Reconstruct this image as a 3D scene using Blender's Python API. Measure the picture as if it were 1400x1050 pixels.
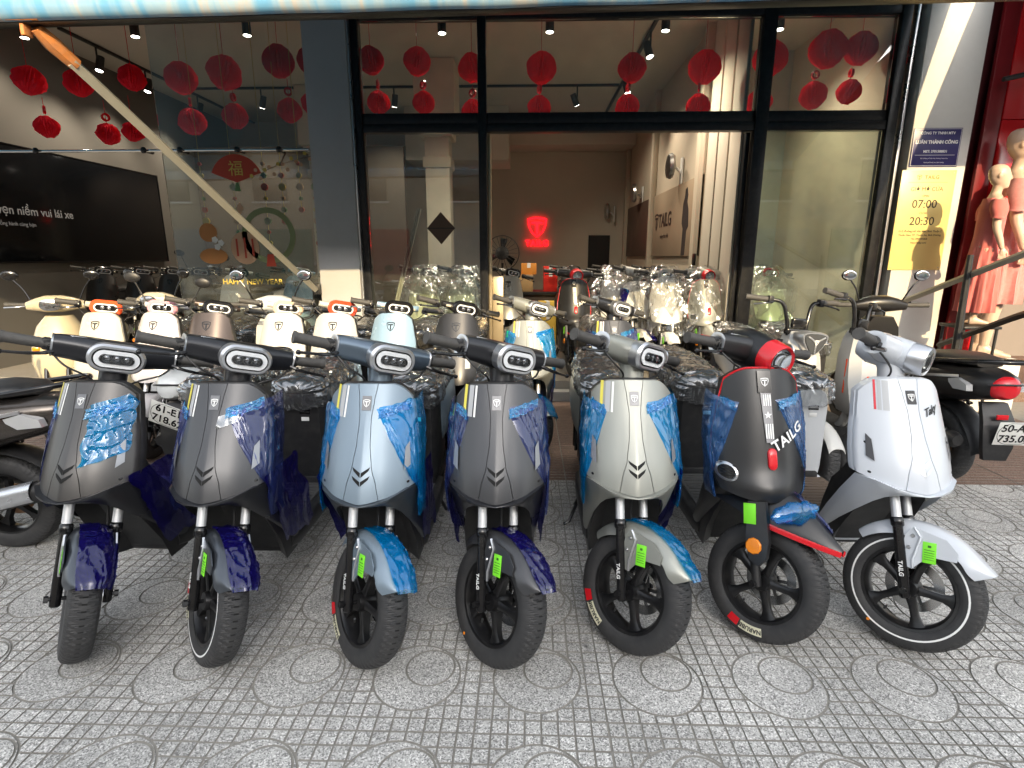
import bpy, bmesh, math, random
from mathutils import Vector, Matrix, noise
R = math.radians
PI = math.pi
random.seed(11)
scene = bpy.context.scene
for o in list(bpy.data.objects):
    bpy.data.objects.remove(o)
COL = scene.collection

# ------------------------------------------------------------------ camera
CAM_H, PITCH, YAW = 1.42, 13.2, 1.6
cam = bpy.data.cameras.new('camera')
cam.sensor_width = 36.0
cam.lens = 36.0 * 745.0 / 1400.0
cam.clip_start = 0.05
cam.clip_end = 400.0
camo = bpy.data.objects.new('camera', cam)
COL.objects.link(camo)
camo.location = (0, 0, CAM_H)
camo.rotation_euler = (R(90 - PITCH), 0, R(YAW))
scene.camera = camo

# ------------------------------------------------------------------ sky and sun
SUN_AZ, SUN_EL = 11.0, 25.0          # behind the camera, a little to the right
sv = Vector((math.sin(R(SUN_AZ)) * math.cos(R(SUN_EL)), -math.cos(R(SUN_AZ)) * math.cos(R(SUN_EL)), math.sin(R(SUN_EL))))
world = bpy.data.worlds.new('World')
scene.world = world
world.use_nodes = True
wn = world.node_tree.nodes
wl = world.node_tree.links
wn.clear()
wout = wn.new('ShaderNodeOutputWorld')
wbg = wn.new('ShaderNodeBackground')
wsky = wn.new('ShaderNodeTexSky')
wsky.sky_type = 'NISHITA'
wsky.sun_disc = False
wsky.sun_elevation = R(SUN_EL)
wsky.sun_rotation = R(180 - SUN_AZ)
wsky.air_density = 1.3
wsky.dust_density = 3.0
wbg.inputs['Strength'].default_value = 0.15
whs = wn.new('ShaderNodeHueSaturation')
whs.inputs['Saturation'].default_value = 0.32
wl.new(wsky.outputs[0], whs.inputs['Color'])
wl.new(whs.outputs[0], wbg.inputs[0])
wl.new(wbg.outputs[0], wout.inputs[0])
sun = bpy.data.lights.new('sun', 'SUN')
sun.energy = 2.0
sun.angle = R(0.5)
sun.color = (1.0, 0.76, 0.42)
suno = bpy.data.objects.new('sun', sun)
COL.objects.link(suno)
suno.location = sv * 40
suno.rotation_euler = sv.to_track_quat('Z', 'Y').to_euler()
scene.view_settings.view_transform = 'Standard'
scene.view_settings.look = 'None'
scene.view_settings.exposure = 1.78
scene.view_settings.gamma = 1.0
scene.view_settings.use_curve_mapping = False
scene.render.engine = 'CYCLES'
cy = scene.cycles
cy.use_denoising = True
cy.max_bounces = 8
cy.diffuse_bounces = 4
cy.glossy_bounces = 4
cy.transparent_max_bounces = 24
cy.transmission_bounces = 4
cy.sample_clamp_indirect = 6.0
cy.caustics_reflective = False
cy.caustics_refractive = False

# ------------------------------------------------------------------ materials
MATS = {}


def nodes_of(name):
    m = bpy.data.materials.new(name)
    m.use_nodes = True
    nt = m.node_tree
    b = nt.nodes['Principled BSDF']
    return m, nt, b


def mat(name, col, rough=0.5, metal=0.0, coat=0.0, var=0.12, scale=6.0, bump=0.0, bscale=60.0, spec=0.5, dust=0.0, emit=None, estr=1.0, sheen=0.0):
    """plain surface with uneven tone, uneven gloss, fine relief and a little settled dust"""
    if name in MATS:
        return MATS[name]
    m, nt, b = nodes_of(name)
    N, L = nt.nodes, nt.links
    b.inputs['Metallic'].default_value = metal
    b.inputs['Specular IOR Level'].default_value = spec
    if coat:
        b.inputs['Coat Weight'].default_value = coat
        b.inputs['Coat Roughness'].default_value = 0.22
    if sheen:
        b.inputs['Sheen Weight'].default_value = sheen
    tc = N.new('ShaderNodeTexCoord')
    nz = N.new('ShaderNodeTexNoise')
    nz.inputs['Scale'].default_value = scale
    nz.inputs['Detail'].default_value = 5
    nz.inputs['Roughness'].default_value = 0.6
    L.new(tc.outputs['Object'], nz.inputs['Vector'])
    mix = N.new('ShaderNodeMix')
    mix.data_type = 'RGBA'
    c = Vector(col[:3])
    mix.inputs['A'].default_value = (*(c * (1 - var)), 1)
    mix.inputs['B'].default_value = (*[min(1, q) for q in (c * (1 + var))], 1)
    L.new(nz.outputs['Fac'], mix.inputs['Factor'])
    src = mix.outputs['Result']
    if dust:
        n2 = N.new('ShaderNodeTexNoise')
        n2.inputs['Scale'].default_value = 23
        n2.inputs['Detail'].default_value = 8
        L.new(tc.outputs['Object'], n2.inputs['Vector'])
        mr = N.new('ShaderNodeMapRange')
        mr.inputs['From Min'].default_value = 0.45
        mr.inputs['From Max'].default_value = 0.8
        mr.inputs['To Max'].default_value = dust
        L.new(n2.outputs['Fac'], mr.inputs['Value'])
        mx = N.new('ShaderNodeMix')
        mx.data_type = 'RGBA'
        mx.inputs['B'].default_value = (0.36, 0.33, 0.29, 1)
        L.new(mr.outputs[0], mx.inputs['Factor'])
        L.new(src, mx.inputs['A'])
        src = mx.outputs['Result']
    L.new(src, b.inputs['Base Color'])
    rr = N.new('ShaderNodeMapRange')
    rr.inputs['To Min'].default_value = max(0.02, rough * 0.8)
    rr.inputs['To Max'].default_value = min(1, rough * 1.25)
    L.new(nz.outputs['Fac'], rr.inputs['Value'])
    L.new(rr.outputs[0], b.inputs['Roughness'])
    if bump:
        n3 = N.new('ShaderNodeTexNoise')
        n3.inputs['Scale'].default_value = bscale
        n3.inputs['Detail'].default_value = 4
        L.new(tc.outputs['Object'], n3.inputs['Vector'])
        bp = N.new('ShaderNodeBump')
        bp.inputs['Strength'].default_value = bump
        bp.inputs['Distance'].default_value = 0.004
        L.new(n3.outputs['Fac'], bp.inputs['Height'])
        L.new(bp.outputs[0], b.inputs['Normal'])
    if emit:
        b.inputs['Emission Color'].default_value = (*emit, 1)
        b.inputs['Emission Strength'].default_value = estr
    MATS[name] = m
    return m


def film_mat(name, tint, solid, amount, gloss=0.16, rough=0.12, bscale=30.0, bstr=0.6, bdist=0.008):
    """thin plastic sheet: tinted see-through with shiny creases"""
    if name in MATS:
        return MATS[name]
    m = bpy.data.materials.new(name)
    m.use_nodes = True
    nt = m.node_tree
    N, L = nt.nodes, nt.links
    N.clear()
    out = N.new('ShaderNodeOutputMaterial')
    tr = N.new('ShaderNodeBsdfTransparent')
    tr.inputs[0].default_value = (*tint, 1)
    df = N.new('ShaderNodeBsdfDiffuse')
    df.inputs[0].default_value = (*solid, 1)
    gl = N.new('ShaderNodeBsdfGlossy')
    gl.inputs['Color'].default_value = (0.95, 0.97, 1, 1)
    gl.inputs['Roughness'].default_value = rough
    tc = N.new('ShaderNodeTexCoord')
    nz = N.new('ShaderNodeTexNoise')
    nz.noise_type = 'RIDGED_MULTIFRACTAL' if hasattr(nz, 'noise_type') else nz.noise_type
    nz.inputs['Scale'].default_value = bscale
    nz.inputs['Detail'].default_value = 3
    nz.inputs['Distortion'].default_value = 0.8
    mp = N.new('ShaderNodeMapping')
    mp.inputs['Scale'].default_value = (1.0, 1.0, 0.35)
    mp.inputs['Rotation'].default_value = (0.3, 0.25, 0)
    L.new(tc.outputs['Object'], mp.inputs[0])
    L.new(mp.outputs[0], nz.inputs['Vector'])
    bp = N.new('ShaderNodeBump')
    bp.inputs['Strength'].default_value = bstr
    bp.inputs['Distance'].default_value = bdist
    L.new(nz.outputs['Fac'], bp.inputs['Height'])
    L.new(bp.outputs[0], gl.inputs['Normal'])
    L.new(bp.outputs[0], df.inputs['Normal'])
    lw = N.new('ShaderNodeLayerWeight')
    lw.inputs['Blend'].default_value = 0.35
    L.new(bp.outputs[0], lw.inputs['Normal'])
    mr = N.new('ShaderNodeMapRange')
    mr.inputs['To Min'].default_value = gloss * 0.55
    mr.inputs['To Max'].default_value = min(0.9, gloss * 4)
    L.new(lw.outputs['Facing'], mr.inputs['Value'])
    m1 = N.new('ShaderNodeMixShader')
    m1.inputs[0].default_value = amount
    L.new(tr.outputs[0], m1.inputs[1])
    L.new(df.outputs[0], m1.inputs[2])
    m2 = N.new('ShaderNodeMixShader')
    L.new(mr.outputs[0], m2.inputs[0])
    L.new(m1.outputs[0], m2.inputs[1])
    L.new(gl.outputs[0], m2.inputs[2])
    L.new(m2.outputs[0], out.inputs[0])
    MATS[name] = m
    return m


def glass_mat(name, tint=(0.93, 0.96, 0.95), refl=1.0, dirt=0.03):
    if name in MATS:
        return MATS[name]
    m = bpy.data.materials.new(name)
    m.use_nodes = True
    nt = m.node_tree
    N, L = nt.nodes, nt.links
    N.clear()
    out = N.new('ShaderNodeOutputMaterial')
    tr = N.new('ShaderNodeBsdfTransparent')
    tr.inputs[0].default_value = (*tint, 1)
    gl = N.new('ShaderNodeBsdfGlossy')
    gl.inputs['Roughness'].default_value = 0.01
    gl.inputs['Color'].default_value = (refl, refl, refl, 1)
    fr = N.new('ShaderNodeFresnel')
    fr.inputs['IOR'].default_value = 1.6
    df = N.new('ShaderNodeBsdfDiffuse')
    df.inputs[0].default_value = (0.5, 0.52, 0.5, 1)
    tc = N.new('ShaderNodeTexCoord')
    nz = N.new('ShaderNodeTexNoise')
    nz.inputs['Scale'].default_value = 3.0
    nz.inputs['Detail'].default_value = 7
    L.new(tc.outputs['Object'], nz.inputs['Vector'])
    mr = N.new('ShaderNodeMapRange')
    mr.inputs['From Min'].default_value = 0.4
    mr.inputs['From Max'].default_value = 0.8
    mr.inputs['To Min'].default_value = dirt * 0.3
    mr.inputs['To Max'].default_value = dirt * 2
    L.new(nz.outputs['Fac'], mr.inputs['Value'])
    m0 = N.new('ShaderNodeMixShader')
    L.new(mr.outputs[0], m0.inputs[0])
    L.new(tr.outputs[0], m0.inputs[1])
    L.new(df.outputs[0], m0.inputs[2])
    ms = N.new('ShaderNodeMixShader')
    L.new(fr.outputs[0], ms.inputs[0])
    L.new(m0.outputs[0], ms.inputs[1])
    L.new(gl.outputs[0], ms.inputs[2])
    L.new(ms.outputs[0], out.inputs[0])
    MATS[name] = m
    return m


def terrazzo(name, c0, c1, c2, scale=190.0, bump=0.25):
    """speckled cast stone: pale matrix, dark and white chips, stains larger than one tile"""
    if name in MATS:
        return MATS[name]
    m, nt, b = nodes_of(name)
    N, L = nt.nodes, nt.links
    ge = N.new('ShaderNodeNewGeometry')
    oi = N.new('ShaderNodeObjectInfo')
    vo = N.new('ShaderNodeTexVoronoi')
    vo.inputs['Scale'].default_value = scale
    vo.inputs['Randomness'].default_value = 1.0
    L.new(ge.outputs['Position'], vo.inputs['Vector'])
    vg = N.new('ShaderNodeTexVoronoi')
    vg.inputs['Scale'].default_value = 3.3
    L.new(ge.outputs['Position'], vg.inputs['Vector'])
    gm = N.new('ShaderNodeMapRange')
    gm.inputs['From Min'].default_value = 0.035
    gm.inputs['From Max'].default_value = 0.055
    gm.inputs['To Min'].default_value = 0.42
    gm.inputs['To Max'].default_value = 1.0
    L.new(vg.outputs['Distance'], gm.inputs['Value'])
    cr = N.new('ShaderNodeValToRGB')
    cr.color_ramp.interpolation = 'CONSTANT'
    e = cr.color_ramp.elements
    e[0].position = 0.0
    e[0].color = (*c1, 1)
    e[1].position = 0.2
    e[1].color = (*c0, 1)
    q = e.new(0.52)
    q.color = (*[x * 1.22 for x in c0], 1)
    q = e.new(0.74)
    q.color = (*[x * 0.72 for x in c0], 1)
    q = e.new(0.87)
    q.color = (*c2, 1)
    sx = N.new('ShaderNodeSeparateColor')
    L.new(vo.outputs['Color'], sx.inputs[0])
    L.new(sx.outputs[0], cr.inputs[0])
    nz = N.new('ShaderNodeTexNoise')
    nz.inputs['Scale'].default_value = 2.2
    nz.inputs['Detail'].default_value = 9
    nz.inputs['Roughness'].default_value = 0.65
    L.new(ge.outputs['Position'], nz.inputs['Vector'])
    mr = N.new('ShaderNodeMapRange')
    mr.inputs['From Min'].default_value = 0.3
    mr.inputs['From Max'].default_value = 0.75
    mr.inputs['To Min'].default_value = 0.66
    mr.inputs['To Max'].default_value = 1.14
    L.new(nz.outputs['Fac'], mr.inputs['Value'])
    ma = N.new('ShaderNodeMath')
    ma.operation = 'MULTIPLY_ADD'
    ma.inputs[1].default_value = 0.30
    ma.inputs[2].default_value = 0.84
    L.new(oi.outputs['Random'], ma.inputs[0])
    mm = N.new('ShaderNodeMath')
    mm.operation = 'MULTIPLY'
    L.new(mr.outputs[0], mm.inputs[0])
    L.new(ma.outputs[0], mm.inputs[1])
    mg = N.new('ShaderNodeMath')
    mg.operation = 'MULTIPLY'
    L.new(mm.outputs[0], mg.inputs[0])
    L.new(gm.outputs[0], mg.inputs[1])
    mm = mg
    mx = N.new('ShaderNodeMix')
    mx.data_type = 'RGBA'
    mx.blend_type = 'MULTIPLY'
    mx.inputs['Factor'].default_value = 1.0
    cc = N.new('ShaderNodeCombineColor')
    for k in range(3):
        L.new(mm.outputs[0], cc.inputs[k])
    L.new(cr.outputs[0], mx.inputs['A'])
    L.new(cc.outputs[0], mx.inputs['B'])
    L.new(mx.outputs['Result'], b.inputs['Base Color'])
    b.inputs['Roughness'].default_value = 0.62
    bp = N.new('ShaderNodeBump')
    bp.inputs['Strength'].default_value = bump
    bp.inputs['Distance'].default_value = 0.002
    L.new(vo.outputs['Distance'], bp.inputs['Height'])
    L.new(bp.outputs[0], b.inputs['Normal'])
    MATS[name] = m
    return m


# ------------------------------------------------------------------ mesh building
class MB:
    def __init__(s):
        s.v, s.f, s.m = [], [], []

    def add(s, vf, M=None, m=0):
        v, f = vf
        o = len(s.v)
        s.v += [(M @ Vector(p)) if M is not None else Vector(p) for p in v]
        s.f += [[i + o for i in q] for q in f]
        s.m += [m] * len(f)
        return s

    def make(s, name, ang=38):
        me = bpy.data.meshes.new(name)
        me.from_pydata([tuple(p) for p in s.v], [], s.f)
        bm = bmesh.new()
        bm.from_mesh(me)
        bmesh.ops.recalc_face_normals(bm, faces=bm.faces)
        bm.to_mesh(me)
        bm.free()
        for i, p in enumerate(me.polygons):
            p.material_index = s.m[i]
        for k in range(max(s.m) + 1 if s.m else 1):
            me.materials.append(None)
        me.shade_smooth()
        me.set_sharp_from_angle(angle=R(ang))
        return me


def T(x=0, y=0, z=0):
    return Matrix.Translation((x, y, z))


def RX(a):
    return Matrix.Rotation(R(a), 4, 'X')


def RY(a):
    return Matrix.Rotation(R(a), 4, 'Y')


def RZ(a):
    return Matrix.Rotation(R(a), 4, 'Z')


def SC(x, y, z):
    return Matrix.Diagonal((x, y, z, 1))


def box(sx, sy, sz, c=(0, 0, 0)):
    x, y, z = sx / 2, sy / 2, sz / 2
    v = [Vector((a * x + c[0], b * y + c[1], d * z + c[2])) for d in (-1, 1) for b in (-1, 1) for a in (-1, 1)]
    return v, [(0, 2, 3, 1), (4, 5, 7, 6), (0, 1, 5, 4), (2, 6, 7, 3), (0, 4, 6, 2), (1, 3, 7, 5)]


def span(x0, x1, y0, y1, z0, z1):
    return box(x1 - x0, y1 - y0, z1 - z0, ((x0 + x1) / 2, (y0 + y1) / 2, (z0 + z1) / 2))


def rbox(sx, sy, sz, r=0.004, c=(0, 0, 0), seg=2):
    bm = bmesh.new()
    v, f = box(sx, sy, sz)
    vs = [bm.verts.new(p) for p in v]
    for q in f:
        bm.faces.new([vs[i] for i in q])
    bmesh.ops.recalc_face_normals(bm, faces=bm.faces)
    bmesh.ops.bevel(bm, geom=bm.edges[:] + bm.verts[:], offset=min(r, min(sx, sy, sz) * 0.45), segments=seg, affect='EDGES', profile=0.5)
    bm.verts.index_update()
    vv = [p.co.copy() + Vector(c) for p in bm.verts]
    ff = [[p.index for p in q.verts] for q in bm.faces]
    bm.free()
    return vv, ff


def rspan(x0, x1, y0, y1, z0, z1, r=0.004):
    return rbox(x1 - x0, y1 - y0, z1 - z0, r, ((x0 + x1) / 2, (y0 + y1) / 2, (z0 + z1) / 2))


def loft(rings, cap0=True, cap1=True):
    n = len(rings[0])
    v = [Vector(p) for r in rings for p in r]
    f = []
    for i in range(len(rings) - 1):
        for j in range(n):
            a, b = i * n + j, i * n + (j + 1) % n
            f.append((a, b, b + n, a + n))
    if cap0:
        f.append(tuple(range(n - 1, -1, -1)))
    if cap1:
        f.append(tuple(range((len(rings) - 1) * n, len(rings) * n)))
    return v, f


def tube(pts, rad, n=10, caps=True, sq=None):
    pts = [Vector(p) for p in pts]
    if not isinstance(rad, (list, tuple)):
        rad = [rad] * len(pts)
    rings = []
    up = None
    for i, p in enumerate(pts):
        d = (pts[min(i + 1, len(pts) - 1)] - pts[max(i - 1, 0)]).normalized()
        if up is None:
            up = Vector((0, 0, 1)) if abs(d.z) < 0.9 else Vector((0, 1, 0))
        sd = d.cross(up).normalized()
        up = sd.cross(d).normalized()
        k = sq or (1, 1)
        rings.append([p + sd * math.cos(2 * PI * j / n) * rad[i] * k[0] + up * math.sin(2 * PI * j / n) * rad[i] * k[1] for j in range(n)])
    return loft(rings, caps, caps)


def smooth_path(pts, n=6):
    """Catmull-Rom through the points"""
    P = [Vector(p) for p in pts]
    P = [P[0] * 2 - P[1]] + P + [P[-1] * 2 - P[-2]]
    out = []
    for i in range(1, len(P) - 2):
        for k in range(n):
            t = k / n
            a, b, c, d = P[i - 1], P[i], P[i + 1], P[i + 2]
            out.append(0.5 * ((2 * b) + (c - a) * t + (2 * a - 5 * b + 4 * c - d) * t * t + (3 * b - a - 3 * c + d) * t ** 3))
    out.append(P[-2])
    return out


def lathe(prof, n=24, axis='x', closed=False):
    """prof: (axial, radius)"""
    rings = []
    for a, r in prof:
        ring = []
        for j in range(n):
            t = 2 * PI * j / n
            if axis == 'x':
                ring.append(Vector((a, r * math.cos(t), r * math.sin(t))))
            elif axis == 'y':
                ring.append(Vector((r * math.cos(t), a, r * math.sin(t))))
            else:
                ring.append(Vector((r * math.cos(t), r * math.sin(t), a)))
        rings.append(ring)
    if closed:
        return loft(rings + [rings[0]], False, False)
    return loft(rings)


def grid(fn, nu, nv):
    v = [Vector(fn(i / nu, j / nv)) for j in range(nv + 1) for i in range(nu + 1)]
    f = [(j * (nu + 1) + i, j * (nu + 1) + i + 1, (j + 1) * (nu + 1) + i + 1, (j + 1) * (nu + 1) + i) for j in range(nv) for i in range(nu)]
    return v, f


def slab(fn, nu, nv, off=(0, 0.004, 0)):
    """a curved sheet with thickness"""
    off = Vector(off)
    v, f = grid(fn, nu, nv)
    n = len(v)
    v2 = v + [p + off for p in v]
    f2 = list(f) + [tuple(i + n for i in reversed(q)) for q in f]
    edge = list(range(nu + 1)) + [(j) * (nu + 1) + nu for j in range(1, nv + 1)] + [nv * (nu + 1) + i for i in range(nu - 1, -1, -1)] + [j * (nu + 1) for j in range(nv - 1, 0, -1)]
    for a, b in zip(edge, edge[1:] + edge[:1]):
        f2.append((a, b, b + n, a + n))
    return v2, f2


def prism(poly, d, c=0.0):
    """polygon (x, z) in the XZ plane, from y=c to y=c+d"""
    n = len(poly)
    v = [Vector((p[0], c, p[1])) for p in poly] + [Vector((p[0], c + d, p[1])) for p in poly]
    f = [tuple(range(n)), tuple(range(2 * n - 1, n - 1, -1))]
    f += [(i, (i + 1) % n, (i + 1) % n + n, i + n) for i in range(n)]
    return v, f


def ball(r, n=12, m=8, s=(1, 1, 1), c=(0, 0, 0)):
    rings = []
    for i in range(1, m):
        t = PI * i / m
        rings.append([Vector((c[0] + s[0] * r * math.sin(t) * math.cos(2 * PI * j / n), c[1] + s[1] * r * math.sin(t) * math.sin(2 * PI * j / n), c[2] - s[2] * r * math.cos(t))) for j in range(n)])
    return loft(rings)


def lerp_tab(tab, x):
    if x <= tab[0][0]:
        return tab[0][1]
    for (a, b), (c, d) in zip(tab, tab[1:]):
        if x <= c:
            t = (x - a) / (c - a)
            t = t * t * (3 - 2 * t) * 0.5 + t * 0.5
            return b + (d - b) * t
    return tab[-1][1]


def stadium(hw, hh, n=20, y=0.0):
    """upright rounded-end oval in the XZ plane"""
    r = min(hw, hh)
    pts = []
    for k in range(n):
        t = 2 * PI * (k + 0.5) / n
        c, s = math.cos(t), math.sin(t)
        pts.append(Vector((c * r + (hw - r) * (1 if c > 0 else -1), y, s * r + (hh - r) * (1 if s > 0 else -1))))
    return pts


def oval(rx, rz, n, y=0.0, e=2.0, cx=0.0, cz=0.0):
    out = []
    for k in range(n):
        t = 2 * PI * k / n
        c, s = math.cos(t), math.sin(t)
        out.append(Vector((cx + rx * math.copysign(abs(c) ** (2 / e), c), y, cz + rz * math.copysign(abs(s) ** (2 / e), s))))
    return out


def nz(x, y, z=0.0):
    return noise.noise(Vector((x, y, z)))


def ridge(x, y, z=0.0):
    return 1 - abs(noise.noise(Vector((x, y, z)))) * 2


CACHE = {}


def cm(key, fn, ang=38):
    if key not in CACHE:
        CACHE[key] = fn().make(str(key) if not isinstance(key, tuple) else '_'.join(str(k) for k in key), ang)
    return CACHE[key]


def put(name, me, mats, parent=None, M=None, label=None):
    o = bpy.data.objects.new(name, me)
    COL.objects.link(o)
    if parent is not None:
        o.parent = parent
    if M is not None:
        o.matrix_local = M
    if not isinstance(mats, (list, tuple)):
        mats = [mats]
    for i, s in enumerate(o.material_slots):
        s.link = 'OBJECT'
        s.material = mats[min(i, len(mats) - 1)]
    if label:
        o['label'] = label
    return o


def thing(name, label, cat, loc=(0, 0, 0), rz=0.0, group=None):
    o = bpy.data.objects.new(name, None)
    COL.objects.link(o)
    o.empty_display_size = 0.1
    o.location = loc
    o.rotation_euler = (0, 0, R(rz))
    o['label'] = label
    o['category'] = cat
    if group:
        o['group'] = group
    return o


def tag(o, label, cat, group=None):
    o['label'] = label
    o['category'] = cat
    if group:
        o['group'] = group
    return o


def struct(name, mb, m, parent=None):
    o = put(name, mb.make(name), m, parent)
    if parent is None:
        o['kind'] = 'structure'
    return o


def text_vf(s, size, depth=0.001, shear=0.0, space=1.0, bold=0.0, align='CENTER'):
    """lettering as a flat mesh: x right, z up, centred; front faces -y"""
    cu = bpy.data.curves.new('txt', 'FONT')
    cu.body = s
    cu.size = size
    cu.extrude = depth
    cu.shear = shear
    cu.space_character = space
    cu.offset = bold
    cu.resolution_u = 3
    cu.align_x = align
    cu.align_y = 'CENTER'
    o = bpy.data.objects.new('txt', cu)
    COL.objects.link(o)
    bpy.context.view_layer.update()
    me = bpy.data.meshes.new_from_object(o.evaluated_get(bpy.context.evaluated_depsgraph_get()))
    v = [Vector((p.co.x, -p.co.z, p.co.y)) for p in me.vertices]
    f = [list(p.vertices) for p in me.polygons]
    bpy.data.objects.remove(o)
    bpy.data.curves.remove(cu)
    bpy.data.meshes.remove(me)
    return v, f


def emblem_T(s):
    """a little crest holding a T, drawn as outlines (x, z)"""
    outer = [(-.5, .42), (-.2, .5), (.2, .5), (.5, .42), (.46, .05), (.3, -.28), (0, -.52), (-.3, -.28), (-.46, .05)]
    inner = [(x * .8, z * .8) for x, z in outer]
    n = len(outer)
    v = [Vector((x * s, 0, z * s)) for x, z in outer + inner]
    f = [(i, (i + 1) % n, (i + 1) % n + n, i + n) for i in range(n)]
    t = [(-.3, .28), (.3, .28), (.3, .15), (.07, .15), (.07, -.34), (-.07, -.34), (-.07, .15), (-.3, .15)]
    o = len(v)
    v += [Vector((x * s, 0, z * s)) for x, z in t]
    f += [(o, o + 1, o + 2, o + 3, o + 6, o + 7), (o + 3, o + 4, o + 5, o + 6)]
    return v, f


# shared materials
M_RUBBER = mat('tyre_rubber', (0.030, 0.030, 0.031), 0.6, var=0.15, bump=0.1, bscale=160, dust=0.05)
M_BLK = mat('black_plastic', (0.014, 0.014, 0.015), 0.42, var=0.2, bump=0.12, bscale=400, dust=0.05)
M_BLKG = mat('black_gloss_plastic', (0.008, 0.008, 0.009), 0.16, var=0.2, dust=0.03)
M_GRIP = mat('grip_rubber', (0.060, 0.057, 0.053), 0.62, var=0.2, bump=0.3, bscale=300, dust=0.1)
M_SEAT = mat('seat_vinyl', (0.016, 0.015, 0.015), 0.45, bump=0.3, bscale=180, dust=0.08)
M_TUBE = mat('satin_fork_tube', (0.72, 0.73, 0.75), 0.34, metal=0.55, var=0.04)
M_CHROME = mat('chrome_tube', (0.78, 0.79, 0.8), 0.12, metal=1.0, var=0.04)
M_STEEL = mat('brushed_steel', (0.5, 0.5, 0.5), 0.3, metal=1.0, var=0.1)
M_SILVER = mat('silver_trim', (0.62, 0.63, 0.65), 0.28, metal=0.85, var=0.05)
M_RIM = mat('black_alloy', (0.012, 0.012, 0.013), 0.3, metal=0.25, var=0.2, dust=0.05)
M_VOID = mat('vent_black', (0.004, 0.004, 0.004), 0.85)
M_WHITE = mat('white_print', (0.82, 0.82, 0.8), 0.5, var=0.04)
M_LENS = mat('lamp_reflector', (0.42, 0.42, 0.44), 0.12, metal=0.9, var=0.3, scale=60)
M_CLEAR = glass_mat('clear_lens', (0.92, 0.94, 0.95), 1.0, 0.0)
M_LEDRING = mat('white_light_guide', (0.8, 0.82, 0.84), 0.25, var=0.03)
M_GREEN = mat('green_sticker', (0.22, 0.80, 0.03), 0.45, var=0.05)
M_GREENT = mat('sticker_print', (0.03, 0.13, 0.02), 0.5)
M_RED = mat('red_gloss_plastic', (0.62, 0.012, 0.02), 0.2, coat=0.4, var=0.05)
M_ORANGE = mat('amber_reflector', (0.85, 0.25, 0.01), 0.2, coat=0.5, var=0.2, scale=40)
M_YEL = mat('yellow_decal', (0.75, 0.66, 0.10), 0.4, var=0.04)
M_GREYD = mat('grey_decal', (0.42, 0.43, 0.44), 0.35, var=0.04)
M_PLATE = mat('plate_white', (0.72, 0.72, 0.68), 0.45, var=0.06, dust=0.2)
M_DISC = mat('brake_disc_steel', (0.55, 0.55, 0.55), 0.25, metal=1.0)
M_FILM = film_mat('blue_protective_film', (0.05, 0.68, 1.0), (0.0, 0.30, 0.74), 0.22, 0.09, 0.10, 9, 0.8)
M_FILMC = film_mat('bunched_blue_film', (0.12, 0.66, 0.98), (0.03, 0.36, 0.72), 0.38, 0.12, 0.14, 11, 0.7, 0.010)
M_FILMD = film_mat('lavender_protective_film', (0.50, 0.54, 0.82), (0.06, 0.09, 0.32), 0.16, 0.065, 0.10, 9, 0.8)
M_FILMS = film_mat('indigo_protective_film', (0.10, 0.10, 0.45), (0.010, 0.006, 0.13), 0.42, 0.085, 0.09, 12, 0.9)
M_BAG = film_mat('clear_plastic_bag', (0.86, 0.87, 0.87), (0.5, 0.5, 0.5), 0.07, 0.20, 0.16, 18, 1.0, 0.03)
# ================================================================== ground
TP = 0.413
TX0, TY0 = 0.052 - TP / 2, 1.425
M_TZ = terrazzo('grey_terrazzo', (0.465, 0.455, 0.432), (0.215, 0.21, 0.20), (0.78, 0.765, 0.735), 250)
M_GROOVE = mat('dirty_joint', (0.25, 0.237, 0.212), 0.9, var=0.3, scale=30)
M_BROWN = terrazzo('brown_paver', (0.20, 0.125, 0.095), (0.10, 0.06, 0.045), (0.30, 0.2, 0.15), 260)
M_ASPH = terrazzo('asphalt', (0.055, 0.055, 0.056), (0.03, 0.03, 0.03), (0.10, 0.10, 0.10), 120)
M_KERB = mat('kerb_concrete', (0.30, 0.30, 0.29), 0.8, bump=0.3)

struct('ground', MB().add(box(240, 240, 0.2, (0, 20, -0.40))), mat('earth', (0.16, 0.15, 0.13), 0.9))
struct('road', MB().add(span(-60, 60, -11.5, -1.2, -0.2, -0.14)), M_ASPH)
struct('kerb', MB().add(rspan(-60, 60, -1.2, -1.0, -0.25, 0.0, 0.02)), M_KERB)
struct('opposite_pavement', MB().add(rspan(-60, 60, -14.0, -11.5, -0.25, -0.02, 0.02)), M_KERB)
pave = struct('pavement', MB().add(span(-30, 30, -0.998, 3.31, -0.2, -0.0045)), M_GROOVE)
apron = struct('shop_apron', MB().add(span(-30, 30, 3.312, 5.42, -0.2, -0.0045)), M_GROOVE)


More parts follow.
